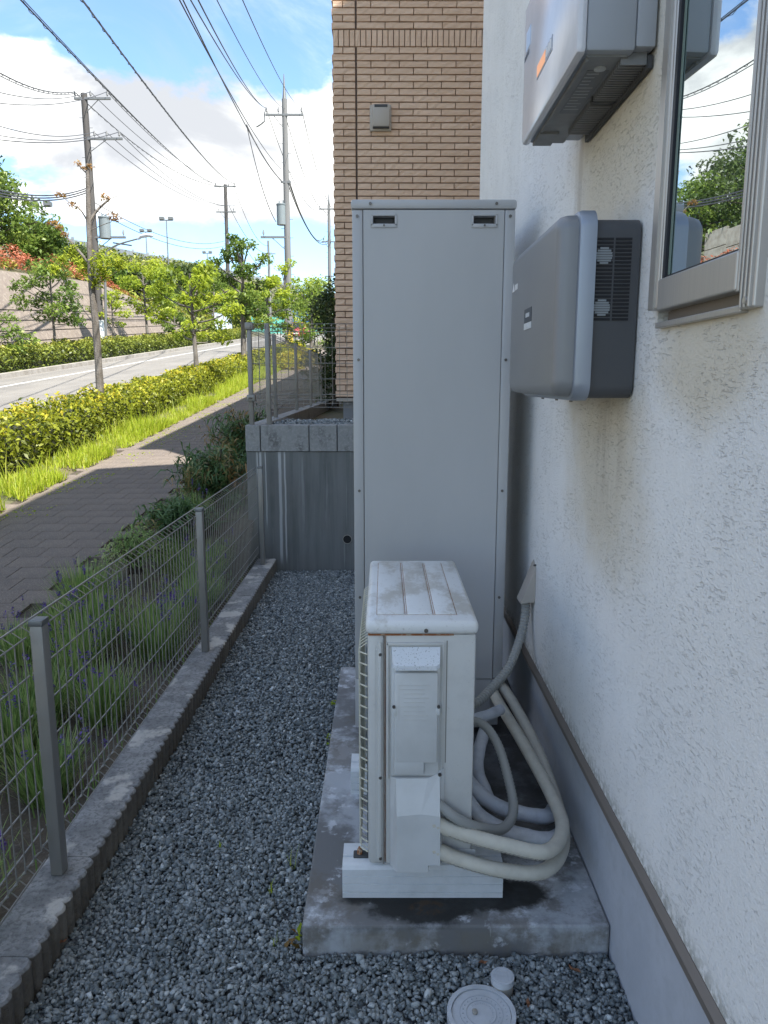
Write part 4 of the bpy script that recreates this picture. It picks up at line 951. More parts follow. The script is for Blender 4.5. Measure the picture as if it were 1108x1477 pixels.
rows = []; z = BZ0+.004
while z+TH < SZ0: rows.append(z); z += TH
sh = SZ0-rows[-1]-TH; rows = [r+sh for r in rows]; nlow = len(rows); z = SZ1+.004
while z+TH < BZ1-.02: rows.append(z); z += TH
cnt = 0; hid = MB()
def put(x0, x1, z, h, want):
    global cnt
    if x1-x0 < .02: return
    if want and cnt < 292: place(tile(x1-x0-.004, h-.0055), 'brick', bh, (x0, BY+.012, z)); cnt += 1
    else: hid.box(x0, x1-.005, BY-.004, BY+.012, z, z+h-.0055)
for ri, z in enumerate(rows):
    odd = ri % 2; xs_ = [BX]
    if ri >= nlow: lim = 5.02
    # left of the joint, then right of it
    L = [BX, BX+.092, jx-.004] if odd else [BX, jx-.004]
    Rr = [jx+.008]; x = jx+.008+(TW*.5 if odd else TW)
    while x < 4.0: Rr.append(x); x += TW
    Rr.append(4.0)
    for p, q in zip(L, L[1:]): put(p, q, z, TH, z < 5.0)
    for p, q in zip(Rr, Rr[1:]): put(p, q, z, TH, (z < 5.0 and z > 3.16 and p < .93))
x = BX; 
while x < 4.0:
    put(x, x+.0505, SZ0, SZ1-SZ0, x < .93); x += .0505
tag(hid.build('brick_field', M_brick, bh), kind='stuff')
hid2 = MB(); y = BY+.03                                          # tiles on the side facing the walkway
for ri, z in enumerate(rows):
    y = BY+.004+(.13 if ri % 2 else 0)
    while y < 23: hid2.box(BX-.012, BX+.004, y, y+.256, z, z+TH-.007); y += TW
tag(hid2.build('side_brick_field', M_brick, bh), kind='stuff')
vp = atY(549, 171, BY); vx, vz = vp.x, vp.z
mb = MB(); mb.cbox(vx-.10, vx+.10, BY-.03, BY-.001, vz-.115, vz+.11, .008); mb.cbox(vx-.075, vx+.085, BY-.075, BY-.028, vz-.09, vz+.105, .012); vt = mb.build('vent_hood', M_vent, bh, True)
mb = MB(); mb.box(vx-.055, vx+.065, BY-.077, BY-.0745, vz+.075, vz+.098); mb.box(vx-.07, vx+.08, BY-.07, BY-.03, vz-.096, vz-.0905); mb.build('opening', M_dark, vt)

# ------------------------------------------------------------------ planting between fence and walkway
def lavender(x, y, sc, label, purple=1., grp='lavender plants behind the fence'):
    z = hz(x, y)+.01; o = thing('lavender_plant', label, 'lavender plant', (x, y, z), grp)
    n = int(560*sc); an = RNG.uniform(0, 2*PI, n); rr = np.sqrt(RNG.uniform(0, 1, n))*.13*sc; P = np.stack([rr*np.cos(an), rr*np.sin(an), np.zeros(n)], 1)
    h = RNG.uniform(.16, .36, n)*sc
    out = P*np.array([1, 1, 0])*1.1; wdt = .0028
    sd = np.stack([-np.sin(an), np.cos(an), np.zeros(n)], 1)*wdt; tips = P+out*RNG.uniform(.4, 1.5, (n, 1))+np.stack([RNG.normal(0, .02, n), RNG.normal(0, .02, n), h], 1)
    mid = (P+tips)/2+np.array([0, 0, .02]); V_ = np.stack([P-sd, P+sd, mid+sd, tips+sd*.15, tips-sd*.15, mid-sd], 1).reshape(-1, 3); q_ = 6*np.arange(n)[:, None, None]+np.array([[0, 1, 2, 5], [5, 2, 3, 4]])[None]
    place(fastmesh('foliage', V_, q_.reshape(-1, 4), M_lav, np.repeat(RNG.uniform(0, 1, n), 6)), 'foliage', o)
    nf_ = int(14*sc*purple)
    if nf_:
        tt = tips[RNG.choice(n, nf_)]; st = MB(); Q = []
        for p in tt:
            hh = random.uniform(.05, .13)*sc; st.tube([p-Vector((0, 0, .05)), p+np.array([random.gauss(0, .01), random.gauss(0, .01), hh])], .0012, 3, False)
            for q in range(14): Q.append(p+np.array([random.gauss(0, .005), random.gauss(0, .005), hh*(.45+.6*q/14)]))
        tag(st.build('stem', mat_stem, o), kind='stuff'); tag(leaves('flower', np.array(Q), .016*sc**.5, M_purp, RNG.uniform(0, 1, len(Q)), o, ratio=.7), kind='stuff')
    return o
mat_stem = mat('stem_green', (.10, .15, .06), .7)
lavpos = []
yy = 1.5; k_ = 0
while yy < 6.2:
    for x0 in (-1.28, -1.62, -1.93):
        if random.random() < .2: continue
        if x0 < -1.8 and yy > 4.6: continue
        lavpos.append((x0+random.uniform(-.07, .07), yy+random.uniform(-.08, .08), random.uniform(.72, 1.08)))
    yy += .34
for x, y, sc in lavpos: lavender(x, y, sc*.86, 'green lavender clump with purple spikes behind the mesh fence', 1.3 if y < 4.4 else .6)
n = 2600; P = np.stack([RNG.uniform(-2.12, -1.05, n), RNG.uniform(1.2, 9, n), np.zeros(n)], 1); P[:, 2] = [hz(p[0], p[1])+.005 for p in P]
tag(blades('weeds', P, .13, .006, M_lav, RNG.uniform(0, 1, n), lean=.6), 'low green weeds between the lavender plants', 'weeds', kind='stuff')
n = 500; P = np.stack([RNG.uniform(-2.3, -2.05, n), RNG.uniform(3, 9, n), np.zeros(n)], 1); P[:, 2] = [g(p[1]) for p in P]; P = P[vnoise(P, 1.6, 3) > .05]
tag(leaves('weeds', P, .04, M_lav, RNG.uniform(.2, 1, len(P))), 'small weeds creeping over the walkway edge', 'weeds', kind='stuff')
# nandina bushes by the retaining wall
def feathery(x, y, z, R_, H_, n, label, m=M_nand, leaf=.105, name='nandina_bush', cat='bush', grp=None):
    o = thing(name, label, cat, (x, y, z), grp); st = MB(); Q = []; T = []
    for i in range(26):
        an = random.uniform(0, 2*PI); rr = R_*random.uniform(.25, 1); tip = Vector((rr*math.cos(an), rr*math.sin(an), H_*random.uniform(.35, 1.05)*(1-.25*(rr/R_)))); 
        path = smoothpath([(random.uniform(-.05, .05), random.uniform(-.05, .05), 0), tip*.5+Vector((0, 0, .12)), tip], 4); st.tube(path, .005, 4, False)
        hue = random.random()**3
        for j in range(int(n*1.5)//26):
            t_ = random.uniform(.35, 1.1); b = path[min(len(path)-1, int(t_*(len(path)-1)))]; Q.append(b+Vector((random.gauss(0, R_*.16), random.gauss(0, R_*.16), random.gauss(0, R_*.12)))); T.append(min(1, hue*.9+random.uniform(0, .5)))
    st.build('stem', M_bark2, o); leaves('foliage', np.array(Q), leaf, m, np.array(T), o, ratio=.15, droop=.45, up=1.); return o
feathery(-1.48, 6.5, g(6.5)+.1, .38, .66, 2000, 'dark feathery nandina bush against the corner of the retaining wall')
feathery(-1.62, 5.75, g(5.7)+.05, .30, .38, 1100, 'lower nandina bush in front of the retaining wall corner', m=M_nand)
feathery(-1.42, 7.7, g(7.7)+.15, .42, .78, 1800, 'taller pale green nandina bush beside the block course')
feathery(-1.78, 5.15, g(5.1)+.02, .26, .32, 900, 'small yellow green bush spilling toward the walkway', m=M_lav, leaf=.05)

# weeds and dead leaves on the gravel
def weed(u_, v_, h, label):
    p = atZ(u_, v_, .01); q = np.array([[0, 0, 0]]*4)+RNG.normal(0, .004, (4, 3))*[1, 1, 0]
    o = blades('weed', q, h, .0035, M_grass, RNG.uniform(.2, 1, 4), lean=.5); o.location = p; return tag(o, label, 'weed')
weed(423, 1255, .09, 'thin tall yellow green weed sprouting alone from the middle of the gravel')
weed(390, 1290, .06, 'short bent weed in the gravel left of the pad')
weed(398, 1365, .05, 'dry straw coloured weed low in the gravel near the pad corner')
weed(318, 1225, .045, 'tiny weed in the open gravel nearest the fence kerb')
p = atZ(430, 1362, .01); o = thing('weed_clump', 'reddish weed with one green leaf growing at the pad corner', 'weed', p)
leaves('leaf', np.array([(0, 0, .02), (.005, .01, .045), (.008, 0, .03)]), .035, M_grass, np.array([.5, .4, .5]), o, ratio=.5)
leaves('red_leaf', np.array([(-.02, 0, .01), (.01, -.01, .008), (-.012, .015, .03), (-.03, -.01, .008), (.0, -.018, .006), (-.01, -.004, .02)]), .03, M_pinkl, np.array([.3, .1, .5, .3, .2, .4]), o)
for (u_, v_, lb) in ((476, 1072, 'small green weed tuft growing against the left edge of the pad'), (482, 1020, 'upper small weed sprig beside the pad near the tank')):
    p = atZ(u_, v_, .01); o = leaves('weed', RNG.normal(0, .012, (14, 3))+[0, 0, .02], .02, M_grass, RNG.uniform(.1, .8, 14)); o.location = p; tag(o, lb, 'weed')
def dry(u_, v_, s_, rz, lb):
    mb = MB(); mb.add([(-s_, 0, .004), (-s_*.3, s_*.35, .009), (s_*.5, s_*.3, .004), (s_, 0, .010), (s_*.4, -s_*.33, .003), (-s_*.4, -s_*.3, .008), (0, 0, .001)], [(0, 6, 1), (1, 6, 2), (2, 6, 3), (3, 6, 4), (4, 6, 5), (5, 6, 0)])
    p = atZ(u_, v_, .022); o = mb.build('dry_leaf', M_dryl, None, False, p); o.rotation_euler = (.2, .15, rz); tag(o, lb, 'dry leaf')
dry(829, 1401, .02, 2.3, 'curled brown leaf on the gravel near the house foundation')
dry(761, 1450, .016, 1.4, 'reddish dry leaf on the gravel right of the round drain cover')
dry(696, 1390, .013, .2, 'dark dry leaf lying between the pad and the small pipe cap')
dry(90, 1360, .013, 1.0, 'small brown leaf at the foot of the ribbed kerb')

# ------------------------------------------------------------------ near hedge, grass fringe
def hedge(name, x0, x1, y0, y1, h, n, size, m, label, top=.75, zf=None, lump=.12):
    y = RNG.uniform(y0, y1, n); t_ = RNG.uniform(0, 1, n); xc, hw = (x0+x1)/2, (x1-x0)/2
    an = RNG.uniform(-.1, PI+.1, n); rad = RNG.uniform(.72, 1.03, n)
    ls = np.array([mnoise.noise(Vector((a_*.9, b_*1.1, 2.))) for a_, b_ in zip(y, np.cos(an)*1.5)]); ls2 = np.array([mnoise.noise(Vector((a_*3.3, b_*3, 7.))) for a_, b_ in zip(y, np.cos(an))])
    rad *= 1+lump*ls+.12*ls2
    co = np.cos(an); si = np.clip(np.sin(an), 0, 1)
    x = xc+np.sign(co)*np.abs(co)**.7*hw*rad; z = np.abs(si)**.6*h*rad
    z = np.where(RNG.uniform(0, 1, n) < .12, RNG.uniform(0, h*.6, n), z)
    G = np.array([g(q) for q in y])
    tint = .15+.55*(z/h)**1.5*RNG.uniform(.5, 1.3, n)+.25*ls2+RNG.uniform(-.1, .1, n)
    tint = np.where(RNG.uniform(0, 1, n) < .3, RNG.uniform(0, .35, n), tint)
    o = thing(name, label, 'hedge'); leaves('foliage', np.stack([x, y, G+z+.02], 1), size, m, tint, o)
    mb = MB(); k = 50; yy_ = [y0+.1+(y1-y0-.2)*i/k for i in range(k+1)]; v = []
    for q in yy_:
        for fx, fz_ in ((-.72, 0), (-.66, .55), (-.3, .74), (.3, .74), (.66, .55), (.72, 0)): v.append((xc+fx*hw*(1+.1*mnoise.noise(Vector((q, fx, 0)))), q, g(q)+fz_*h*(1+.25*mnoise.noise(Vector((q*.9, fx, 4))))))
    mb.add(v, [(6*i+a_, 6*i+a_+1, 6*i+a_+7, 6*i+a_+6) for i in range(k) for a_ in range(5)]); mb.build('inner_shade_core', mat('hedge_inner', (.018, .022, .010), .95), o)  # near-black core stands in for the shade between the leaves
    return o
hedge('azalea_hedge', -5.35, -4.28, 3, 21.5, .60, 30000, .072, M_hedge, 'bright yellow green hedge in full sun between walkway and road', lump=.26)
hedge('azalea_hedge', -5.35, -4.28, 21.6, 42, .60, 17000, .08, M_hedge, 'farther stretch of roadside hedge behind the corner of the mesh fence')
n = 30000; P = np.stack([-3.66-np.abs(RNG.normal(0, .34, n)), RNG.uniform(4, 34, n), np.zeros(n)], 1); P = P[(P[:, 0] > -4.55)]
P = P[(vnoise(P, 1.3, 5) > -.28)]; P[:, 2] = [g(p[1]) for p in P]
tag(blades('grass', P, np.clip(.15+.28*vnoise(P, .8, 9), .05, .34), .010, M_grass, RNG.uniform(.2, 1, len(P)), lean=.9, tall=.06), 'tall sunlit grass fringe between hedge and walkway', 'grass', kind='stuff')
n = 2600; P = np.stack([-3.45+RNG.normal(0, .14, n), RNG.uniform(5, 30, n), np.zeros(n)], 1); P = P[vnoise(P, 1.1, 1) > .0]; P[:, 2] = [g(p[1]) for p in P]
tag(leaves('ground_weeds', P, .04, M_grass, RNG.uniform(.2, .9, len(P))), 'low weeds creeping onto the sunny edge of the walkway', 'weeds', kind='stuff')
n = 500
tag(leaves('sprig', np.stack([-4.95+RNG.normal(0, .18, n), 7.9+RNG.normal(0, .25, n), g(7.9)+.55+RNG.uniform(0, .45, n)*RNG.uniform(.2, 1, n)], 1), .05, M_tree, RNG.uniform(.2, .9, n)), 'loose sprig rising above the hedge at its near end', 'shrub')
# far hedge
hedge('azalea_hedge', -14.3, -12.85, 16, 72, .85, 42000, .13, M_fhedge, 'long clipped hedge along the far kerb below the concrete wall', lump=.2)

# ------------------------------------------------------------------ trees
def clump_tree(name, label, cat, loc, trunk, limbs, clumps, n, leaf, m, bark=M_bark, grp=None, r0=.08, spread=.35, ratio=.55):
    """trunk/limbs: lists of local points; clumps: (point, radius)"""
    o = thing(name, label, cat, loc, grp); mb = MB(); pts = smoothpath(trunk, 5); k = len(pts)
    mb.tube(pts, [r0*(1-.6*i/k)*(1+.06*math.sin(i*2.1)) for i in range(k)], 9)
    for q in limbs:
        L = smoothpath(q[0], 4); mb.tube(L, [q[1]*(1-.55*i/len(L)) for i in range(len(L))], 6)
    mb.build('trunk', bark, o, True); 
    if clumps:
        W = np.array([c_[1]**2 for c_ in clumps]); W /= W.sum(); idx = RNG.choice(len(clumps), n, p=W)
        Cn = np.array([list(c_[0]) for c_ in clumps])[idx]; R_ = np.array([c_[1] for c_ in clumps])[idx]
        d = RNG.normal(size=(n, 3)); d /= np.linalg.norm(d, axis=1)[:, None]; d *= (RNG.uniform(.15, 1, n)**.6)[:, None]; d[:, 2] *= .62
        P = Cn+d*R_[:, None]; cl = RNG.uniform(-.22, .22, len(clumps))[idx]
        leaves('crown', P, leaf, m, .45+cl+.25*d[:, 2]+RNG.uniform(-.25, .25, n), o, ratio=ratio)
    return o
def auto_tree(name, label, cat, loc, H_, R_, base, ncl, n, leaf, m, grp=None, r0=.07, bark=M_bark, cr=.3, seed=None):
    """a street tree: bare stem to `base`, limbs fanning into leaf clumps, open crown"""
    rnd = random.Random(seed if seed is not None else hash((round(loc[0], 2), round(loc[1], 2))) & 0xffff); lean = rnd.uniform(-.05, .05)*H_
    trunk = [(0, 0, 0), (lean*.3, 0, H_*.3), (lean*.7, rnd.uniform(-.05, .05), H_*.6), (lean, 0, H_*.95)]; limbs = []; cl = []
    for i in range(ncl):
        t_ = (i+.5)/ncl; zt_ = base+(H_-base)*t_; an = i*2.399+rnd.uniform(-.4, .4); prof = math.sin(PI*min(1, .18+t_*.78))**.7; rr = R_*prof*rnd.uniform(.55, 1.05)
        p0 = Vector((lean*zt_/H_, 0, base*.9+(zt_-base)*.75)); p2 = Vector((rr*math.cos(an), rr*math.sin(an), zt_)); limbs.append(([p0, (p0+p2)/2+Vector((0, 0, -.05*R_)), p2], r0*.35)); cl.append((p2, cr*R_*rnd.uniform(.7, 1.3)))
        if rnd.random() < .6: q = p0.lerp(p2, .55)+Vector((rnd.uniform(-.2, .2)*R_, rnd.uniform(-.2, .2)*R_, .1*R_)); cl.append((q, cr*R_*rnd.uniform(.5, .9)))
    return clump_tree(name, label, cat, loc, trunk, limbs, cl, n, leaf, m, bark, grp, r0)
def T(u_, x, dz=0):
    """foot of something seen at column u_ standing on the strip X=x"""
    r = ray(u_, 500); k = x/r[0]; y = k*r[1]; return Vector((x, y, g(y)+dz))
# tree 1: pruned, nearly bare (measured limbs at its own distance)
Y1 = 12.55; b1 = Vector((atY(145, 590, Y1).x, Y1, g(Y1)))
def q1(u_, v_, dy=0): return atY(u_, v_, Y1+dy)-b1
def z8(x, y, dy=0): return q1(x/6.155, 250+y/6.155, dy)
trunk = [(0, 0, 0), q1(146, 590), q1(139, 480), q1(133, 420), q1(130.5, 380), q1(128, 320), q1(127, 270), q1(126, 236)]
limbs = [([z8(795, 800), z8(700, 690, .1), z8(590, 560, .2), z8(500, 470, .25), z8(410, 445, .3)], .022), ([z8(785, 440), z8(740, 360, -.1), z8(700, 310, -.15), z8(640, 278, -.2), z8(555, 205, -.2)], .014),
         ([z8(795, 425), z8(870, 320, .1), z8(975, 225, .15)], .028), ([z8(805, 505), z8(900, 462), z8(990, 430)], .008), ([z8(975, 225, .15), z8(1030, 205, .2), z8(1100, 185, .2)], .005),
         ([q1(127, 252), q1(118, 243), q1(110, 234)], .012), ([z8(800, 960), z8(770, 950), z8(745, 930)], .01), ([z8(830, 1000), z8(910, 950), z8(1040, 870)], .01)]
clm = [(z8(450, 440, .3), .09), (z8(520, 480, .2), .08), (z8(580, 545, .2), .08), (z8(535, 190, -.2), .09), (z8(640, 270, -.2), .08), (z8(690, 300, -.1), .06), (z8(930, 215), .10), (z8(1010, 385), .12), (z8(1030, 400), .08),
       (q1(112, 236), .08), (q1(124, 243), .09), (q1(130, 240), .07), (z8(500, 440, .3), .08)]
t1 = clump_tree('street_tree', 'nearly bare pruned street tree with cut limbs and reddish leaf tufts, nearest of all', 'tree', b1, trunk, limbs, clm, 420, .05, M_pinkl, M_bark, 'street trees', r0=.07)
clm2 = [(z8(650, 700, .2), .16), (z8(560, 760, .3), .14), (z8(720, 800, .1), .15), (z8(880, 760, -.1), .17), (z8(1000, 780, -.2), .18), (z8(1060, 800, -.2), .12), (z8(880, 850, -.1), .16), (z8(850, 960), .14), (z8(760, 840, .2), .14), (z8(930, 900), .12), (z8(480, 850), .1)]
W = RNG.choice(len(clm2), 1500); d = RNG.normal(size=(1500, 3)); d /= np.linalg.norm(d, axis=1)[:, None]; d *= RNG.uniform(.2, 1, (1500, 1))
leaves('crown', np.array([list(clm2[i][0]) for i in W])+d*np.array([clm2[i][1] for i in W])[:, None], .06, M_tree, RNG.uniform(.35, 1, 1500), t1)
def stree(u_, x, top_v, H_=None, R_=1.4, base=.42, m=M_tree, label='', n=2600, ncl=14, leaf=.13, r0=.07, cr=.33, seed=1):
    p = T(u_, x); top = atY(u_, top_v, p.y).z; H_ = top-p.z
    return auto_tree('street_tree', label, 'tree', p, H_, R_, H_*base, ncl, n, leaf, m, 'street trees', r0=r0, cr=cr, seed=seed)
stree(283, -4.75, 385, R_=1.15, base=.42, label='street tree with open yellow green crown rising from the near hedge', n=1900, ncl=14, leaf=.12, cr=.25, seed=3)
stree(351, -4.75, 340, R_=1.0, base=.36, m=M_treeg, label='darker green street tree beside the corner post of the neighbouring fence', n=3400, ncl=18, leaf=.13, cr=.36, r0=.11, seed=5)
stree(390, -4.75, 398, R_=1.25, cr=.27, base=.38, label='yellow green street tree seen just left of the large pole', n=1300, ncl=12, leaf=.17, seed=8)
stree(413, -4.6, 375, R_=1.3, base=.45, label='slim loose crowned tree directly in front of the large pole', n=650, cr=.24, ncl=9, leaf=.15, seed=9)
stree(80, -13.9, 376, R_=1.5, base=.40, m=M_treeg, label='bright green tree with a round crown on the far side, farthest left', n=2600, ncl=14, leaf=.16, seed=11)
stree(165, -13.9, 420, R_=1.0, base=.45, m=M_tree, label='small thin tree before the wall right of the street lamp', n=800, ncl=9, leaf=.15, seed=12)
stree(214, -13.9, 378, R_=1.9, base=.42, m=M_tree, label='tall loose tree standing where the wall starts to drop', n=2600, ncl=14, leaf=.2, seed=13, r0=.09)
stree(255, -13.9, 452, R_=1.2, base=.45, m=M_treeg, label='small tree at the low end of the concrete wall', n=800, ncl=9, leaf=.2, seed=14)
stree(308, -13.9, 395, R_=2.6, base=.4, m=M_tree, label='far tree behind the two nearer roadside trees', n=1200, ncl=12, leaf=.26, cr=.26, seed=15, r0=.1)
stree(-6, -13.9, 455, R_=1.3, base=.35, m=M_treeg, label='tree cut by the left picture edge on the far side', n=1200, ncl=9, leaf=.15, seed=16)
stree(-95, -13.9, 400, R_=1.6, base=.4, m=M_treeg, label='tree on the far side beyond the left edge of the view', n=1200, ncl=9, leaf=.15, seed=17)

# big retaining wall across the road: panels with recessed horizontal grooves
bw = thing('concrete_wall', 'long sloping brown concrete wall with horizontal grooves across the road', 'retaining wall')
def wpanel(y0, y1):
    n = 6; cols = []
    for i in range(n+1):
        y = y0+(y1-y0)*i/n; h = wall_rel(y)+.05; G = g(y); prof = []
        def Pt(hh, dd): f = hh/3.9; return (-15.45-1.95*f-dd, y, G+hh)
        zz = [0]; hs = [(0, 0)]
        for q in (.35, .80, 1.25, 1.70, 2.15): 
            hs += [(q-.035, 0), (q-.03, .045), (q+.03, .045), (q+.035, 0)]
        hs += [(3.9, 0)]
        cols.append([Pt(min(a_, h), b_ if a_ < h else 0) for a_, b_ in hs]+[(-15.45-1.95*min(1, h/3.9)-.35, y, G+min(3.95, h)), (-17.9, y, G-.2)])
    m_ = len(cols[0]); mb = MB(); mb.add([p for c_ in cols for p in c_], [(i*m_+a_, i*m_+a_+1, (i+1)*m_+a_+1, (i+1)*m_+a_) for i in range(n) for a_ in range(m_-1)]+[tuple(range(m_))[::-1], tuple(n*m_+k for k in range(m_))])
    return mb.build('panel', M_bigwall, bw)
y = -8
while y < 66: wpanel(y+.02, min(y+7.5, 66)-.02); y += 7.5
uw = thing('upper_wall', 'pale panelled concrete wall behind the red shrubs at the far left', 'wall')
for i in range(16):
    y = 6+2.05*i; zb_ = bank(-19.7, y)
    mb = MB(); mb.cbox(-19.85, -19.7, y+.02, y+2.03, zb_-.8, zb_+1.0, .02); mb.build('panel', M_kerb, uw)
    mb = MB(); mb.cbox(-19.85, -19.7, y+.02, y+2.03, zb_+1.03, zb_+1.9, .02); mb.build('panel', M_kerb, uw)
# red shrub band on top of the wall
n = 15000; yy_ = RNG.uniform(8, 56, n); xx_ = -17.7-RNG.uniform(0, 1.6, n); P = np.stack([xx_, yy_, np.zeros(n)], 1)
lump_ = vnoise(P, .55, 2)
P[:, 2] = [bank(p[0], p[1]) for p in P]; P[:, 2] += RNG.uniform(0, 1, n)**.6*np.clip(.5+1.0*lump_, .12, 1.2)
tn = np.where(lump_ > -.02, .55+RNG.uniform(-.2, .45, n), 0)
tag(leaves('red_shrubs', P[lump_ > -.05], .14, M_redl, tn[lump_ > -.05]), 'band of red leaved shrubs along the top of the concrete wall', 'shrubs', kind='stuff')
tag(leaves('green_shrubs', P[lump_ <= .05], .16, M_fhedge, RNG.uniform(.2, 1, (lump_ <= .05).sum())), 'green shrubs among the red ones on top of the wall', 'shrubs', kind='stuff')
# hillside trees
def big_tree(x, y, H_, R_, label, m=M_wood, n=3400, leaf=.26, seed=1, name='hillside_tree'):
    return auto_tree(name, label, 'tree', Vector((x, y, bank(x, y)-.1)), H_, R_, H_*.22, 26, n, leaf, m, 'trees on the hillside', r0=.13, bark=M_bark2, cr=.42, seed=seed)
lab = 'dense green tree on the hillside above the concrete wall'
hl = [(-20.6, 41, 4.6, 2.3), (-22.5, 37, 6.2, 3.0), (-24.0, 45, 5.6, 2.6), (-21.0, 47, 2.6, 1.7), (-20.3, 51.5, 2.2, 1.6), (-23, 52, 2.4, 1.9), (-25.5, 41, 6.5, 3.0), (-21.5, 31, 5.5, 2.6), (-24.5, 33, 7.0, 3.2), (-20.5, 26, 5, 2.4), (-23.5, 26, 7, 3.2), (-22, 20, 7, 3), (-20.8, 14, 6, 2.8), (-23, 8, 7, 3)]
for i, (x, y, H_, R_) in enumerate(hl):
    lb = {0: 'leafy hillside tree nearest the red shrubs', 1: 'tallest hillside tree at the left edge with sparse top twigs', 2: 'hillside tree behind the two left trees', 3: 'low hillside tree above the bare street tree', 4: 'small round hillside tree above the drop of the wall', 5: 'small hillside tree highest on the slope behind the street lamp', 6: 'dark hillside tree behind the tallest left one'}.get(i, lab)
    big_tree(x, y, H_, R_, lb, M_treeg if i % 3 == 0 else M_wood, n=3600 if y > 30 else 2400, seed=30+i)
hl2 = [(-20.5, 56, 2.4, 1.5), (-21, 62, 2.7, 1.7), (-20.5, 68, 3.0, 1.9), (-22, 75, 3.0, 2.2), (-20, 84, 3.6, 2.4), (-24, 92, 3.2, 2.5), (-19.5, 98, 4.4, 2.8), (-25, 106, 3.4, 2.8)]
for i, (x, y, H_, R_) in enumerate(hl2): big_tree(x, y, H_, R_, 'bushy tree below the distant noise barrier, '+['nearest of its row', 'second of its row', 'third of its row, darker', 'fourth of its row', 'fifth, close to the road', 'sixth, high by the barrier', 'tallest, near the end of the road', 'farthest of the row'][i], M_wood if i % 2 else M_treeg, n=2400, leaf=.36, seed=60+i)
# far woodland mass and green bank
n = 26000; yy_ = RNG.uniform(112, 175, n); xx_ = RNG.uniform(-62, 6, n); P = np.stack([xx_, yy_, np.zeros(n)], 1); lm = vnoise(P, .12, 8)
P[:, 2] = g(118)+RNG.uniform(0, 1, n)**.7*(4.2+5*lm+np.clip(-xx_*.12, 0, 5)+(yy_-112)*.035)
tag(leaves('woodland', P, .75, M_wood, .5+.6*lm+RNG.uniform(-.35, .35, n)), 'distant wooded slope closing the end of the road', 'woodland', kind='stuff')
n = 15000; yy_ = RNG.uniform(56, 135, n); xx_ = RNG.uniform(-31, -16.3, n); P = np.stack([xx_, yy_, np.zeros(n)], 1); lm = vnoise(P, .3, 3)
P[:, 2] = [bank(p[0], p[1]) for p in P]; P[:, 2] += RNG.uniform(0, 1, n)*(.9+1.2*lm)
tag(leaves('slope_shrubs', P, .42, M_fhedge, .35+.7*lm+RNG.uniform(-.25, .25, n)), 'mixed green brush covering the bank beyond the wall', 'brush', kind='stuff')
# noise barrier along the highway on the ridge
nb = thing('noise_barrier', 'long grey highway noise barrier descending behind the hillside trees', 'barrier')
y = 40
while y < 300:
    z0_ = lambda q: 6.9+.103*q; xx = -30.5-(max(0, y-150))*.02
    mb = MB(); mb.add([(xx, y+.1, z0_(y)-1.2), (xx, y+5.9, z0_(y+6)-1.2), (xx, y+5.9, z0_(y+6)+.55), (xx, y+.1, z0_(y)+.55), (xx-.15, y+.1, z0_(y)-1.2), (xx-.15, y+5.9, z0_(y+6)-1.2), (xx-.15, y+5.9, z0_(y+6)+.55), (xx-.15, y+.1, z0_(y)+.55)], [(0, 1, 2, 3), (7, 6, 5, 4), (3, 2, 6, 7), (0, 3, 7, 4), (1, 5, 6, 2)])
    mb.box(xx-.12, xx+.1, y-.09, y+.09, z0_(y)-1.3, z0_(y)+.75); mb.build('panel', M_barr, nb); y += 6

# right hand side planting by the tiled house
ds = thing('dark_shrub', 'tall dark evergreen shrub at the back corner of the tiled house', 'shrub', (-.86, 13.2, 1.1))
cl = [((random.uniform(-.3, .35), random.uniform(-.7, .7), z), .38) for z in np.linspace(.3, 1.9, 14)]
idx = RNG.choice(len(cl), 6500); d = RNG.normal(size=(6500, 3)); d /= np.linalg.norm(d, axis=1)[:, None]; d *= (RNG.uniform(.3, 1, 6500)**.5)[:, None]
mb = MB(); mb.tube([(0, 0, 0), (.02, 0, .9), (0, .05, 1.7)], [.06, .045, .02], 7); mb.build('trunk', M_bark2, ds, True)
leaves('foliage', np.array([cl[i][0] for i in idx])+d*.33, .075, M_darkl, RNG.uniform(0, 1, 6500), ds)
auto_tree('garden_tree', 'light green tree rising behind the dark evergreen shrub', 'tree', Vector((-3.0, 31, g(31))), 3.2, 1.3, .7, 14, 2600, .13, M_treeg, cr=.4, seed=77)
auto_tree('garden_tree', 'green tree between the two far poles beyond the dark shrub', 'tree', Vector((-4.6, 50, g(50))), 4.2, 1.9, .9, 14, 2200, .2, M_tree, cr=.4, seed=78)
for i, (x, y, sc) in enumerate(((-3.5, 27.5, .62), (-3.0, 30, .6), (-4.2, 35, .7))):
    n = 1800; P = RNG.normal(size=(n, 3)); P /= np.linalg.norm(P, axis=1)[:, None]; P *= sc*(RNG.uniform(.5, 1, n)**.5)[:, None]; P[:, 2] = np.abs(P[:, 2])*1.1
    o = leaves('golden_shrub', P, .08, M_hedge, RNG.uniform(.5, 1, n)); o.location = (x, y, g(y)); tag(o, ['golden yellow shrub at the sunny end of the walkway, middle one', 'golden yellow shrub at the sunny end of the walkway, rightmost', 'golden yellow shrub farthest along the walkway'][i], 'shrub', 'golden shrubs at the end of the walkway')

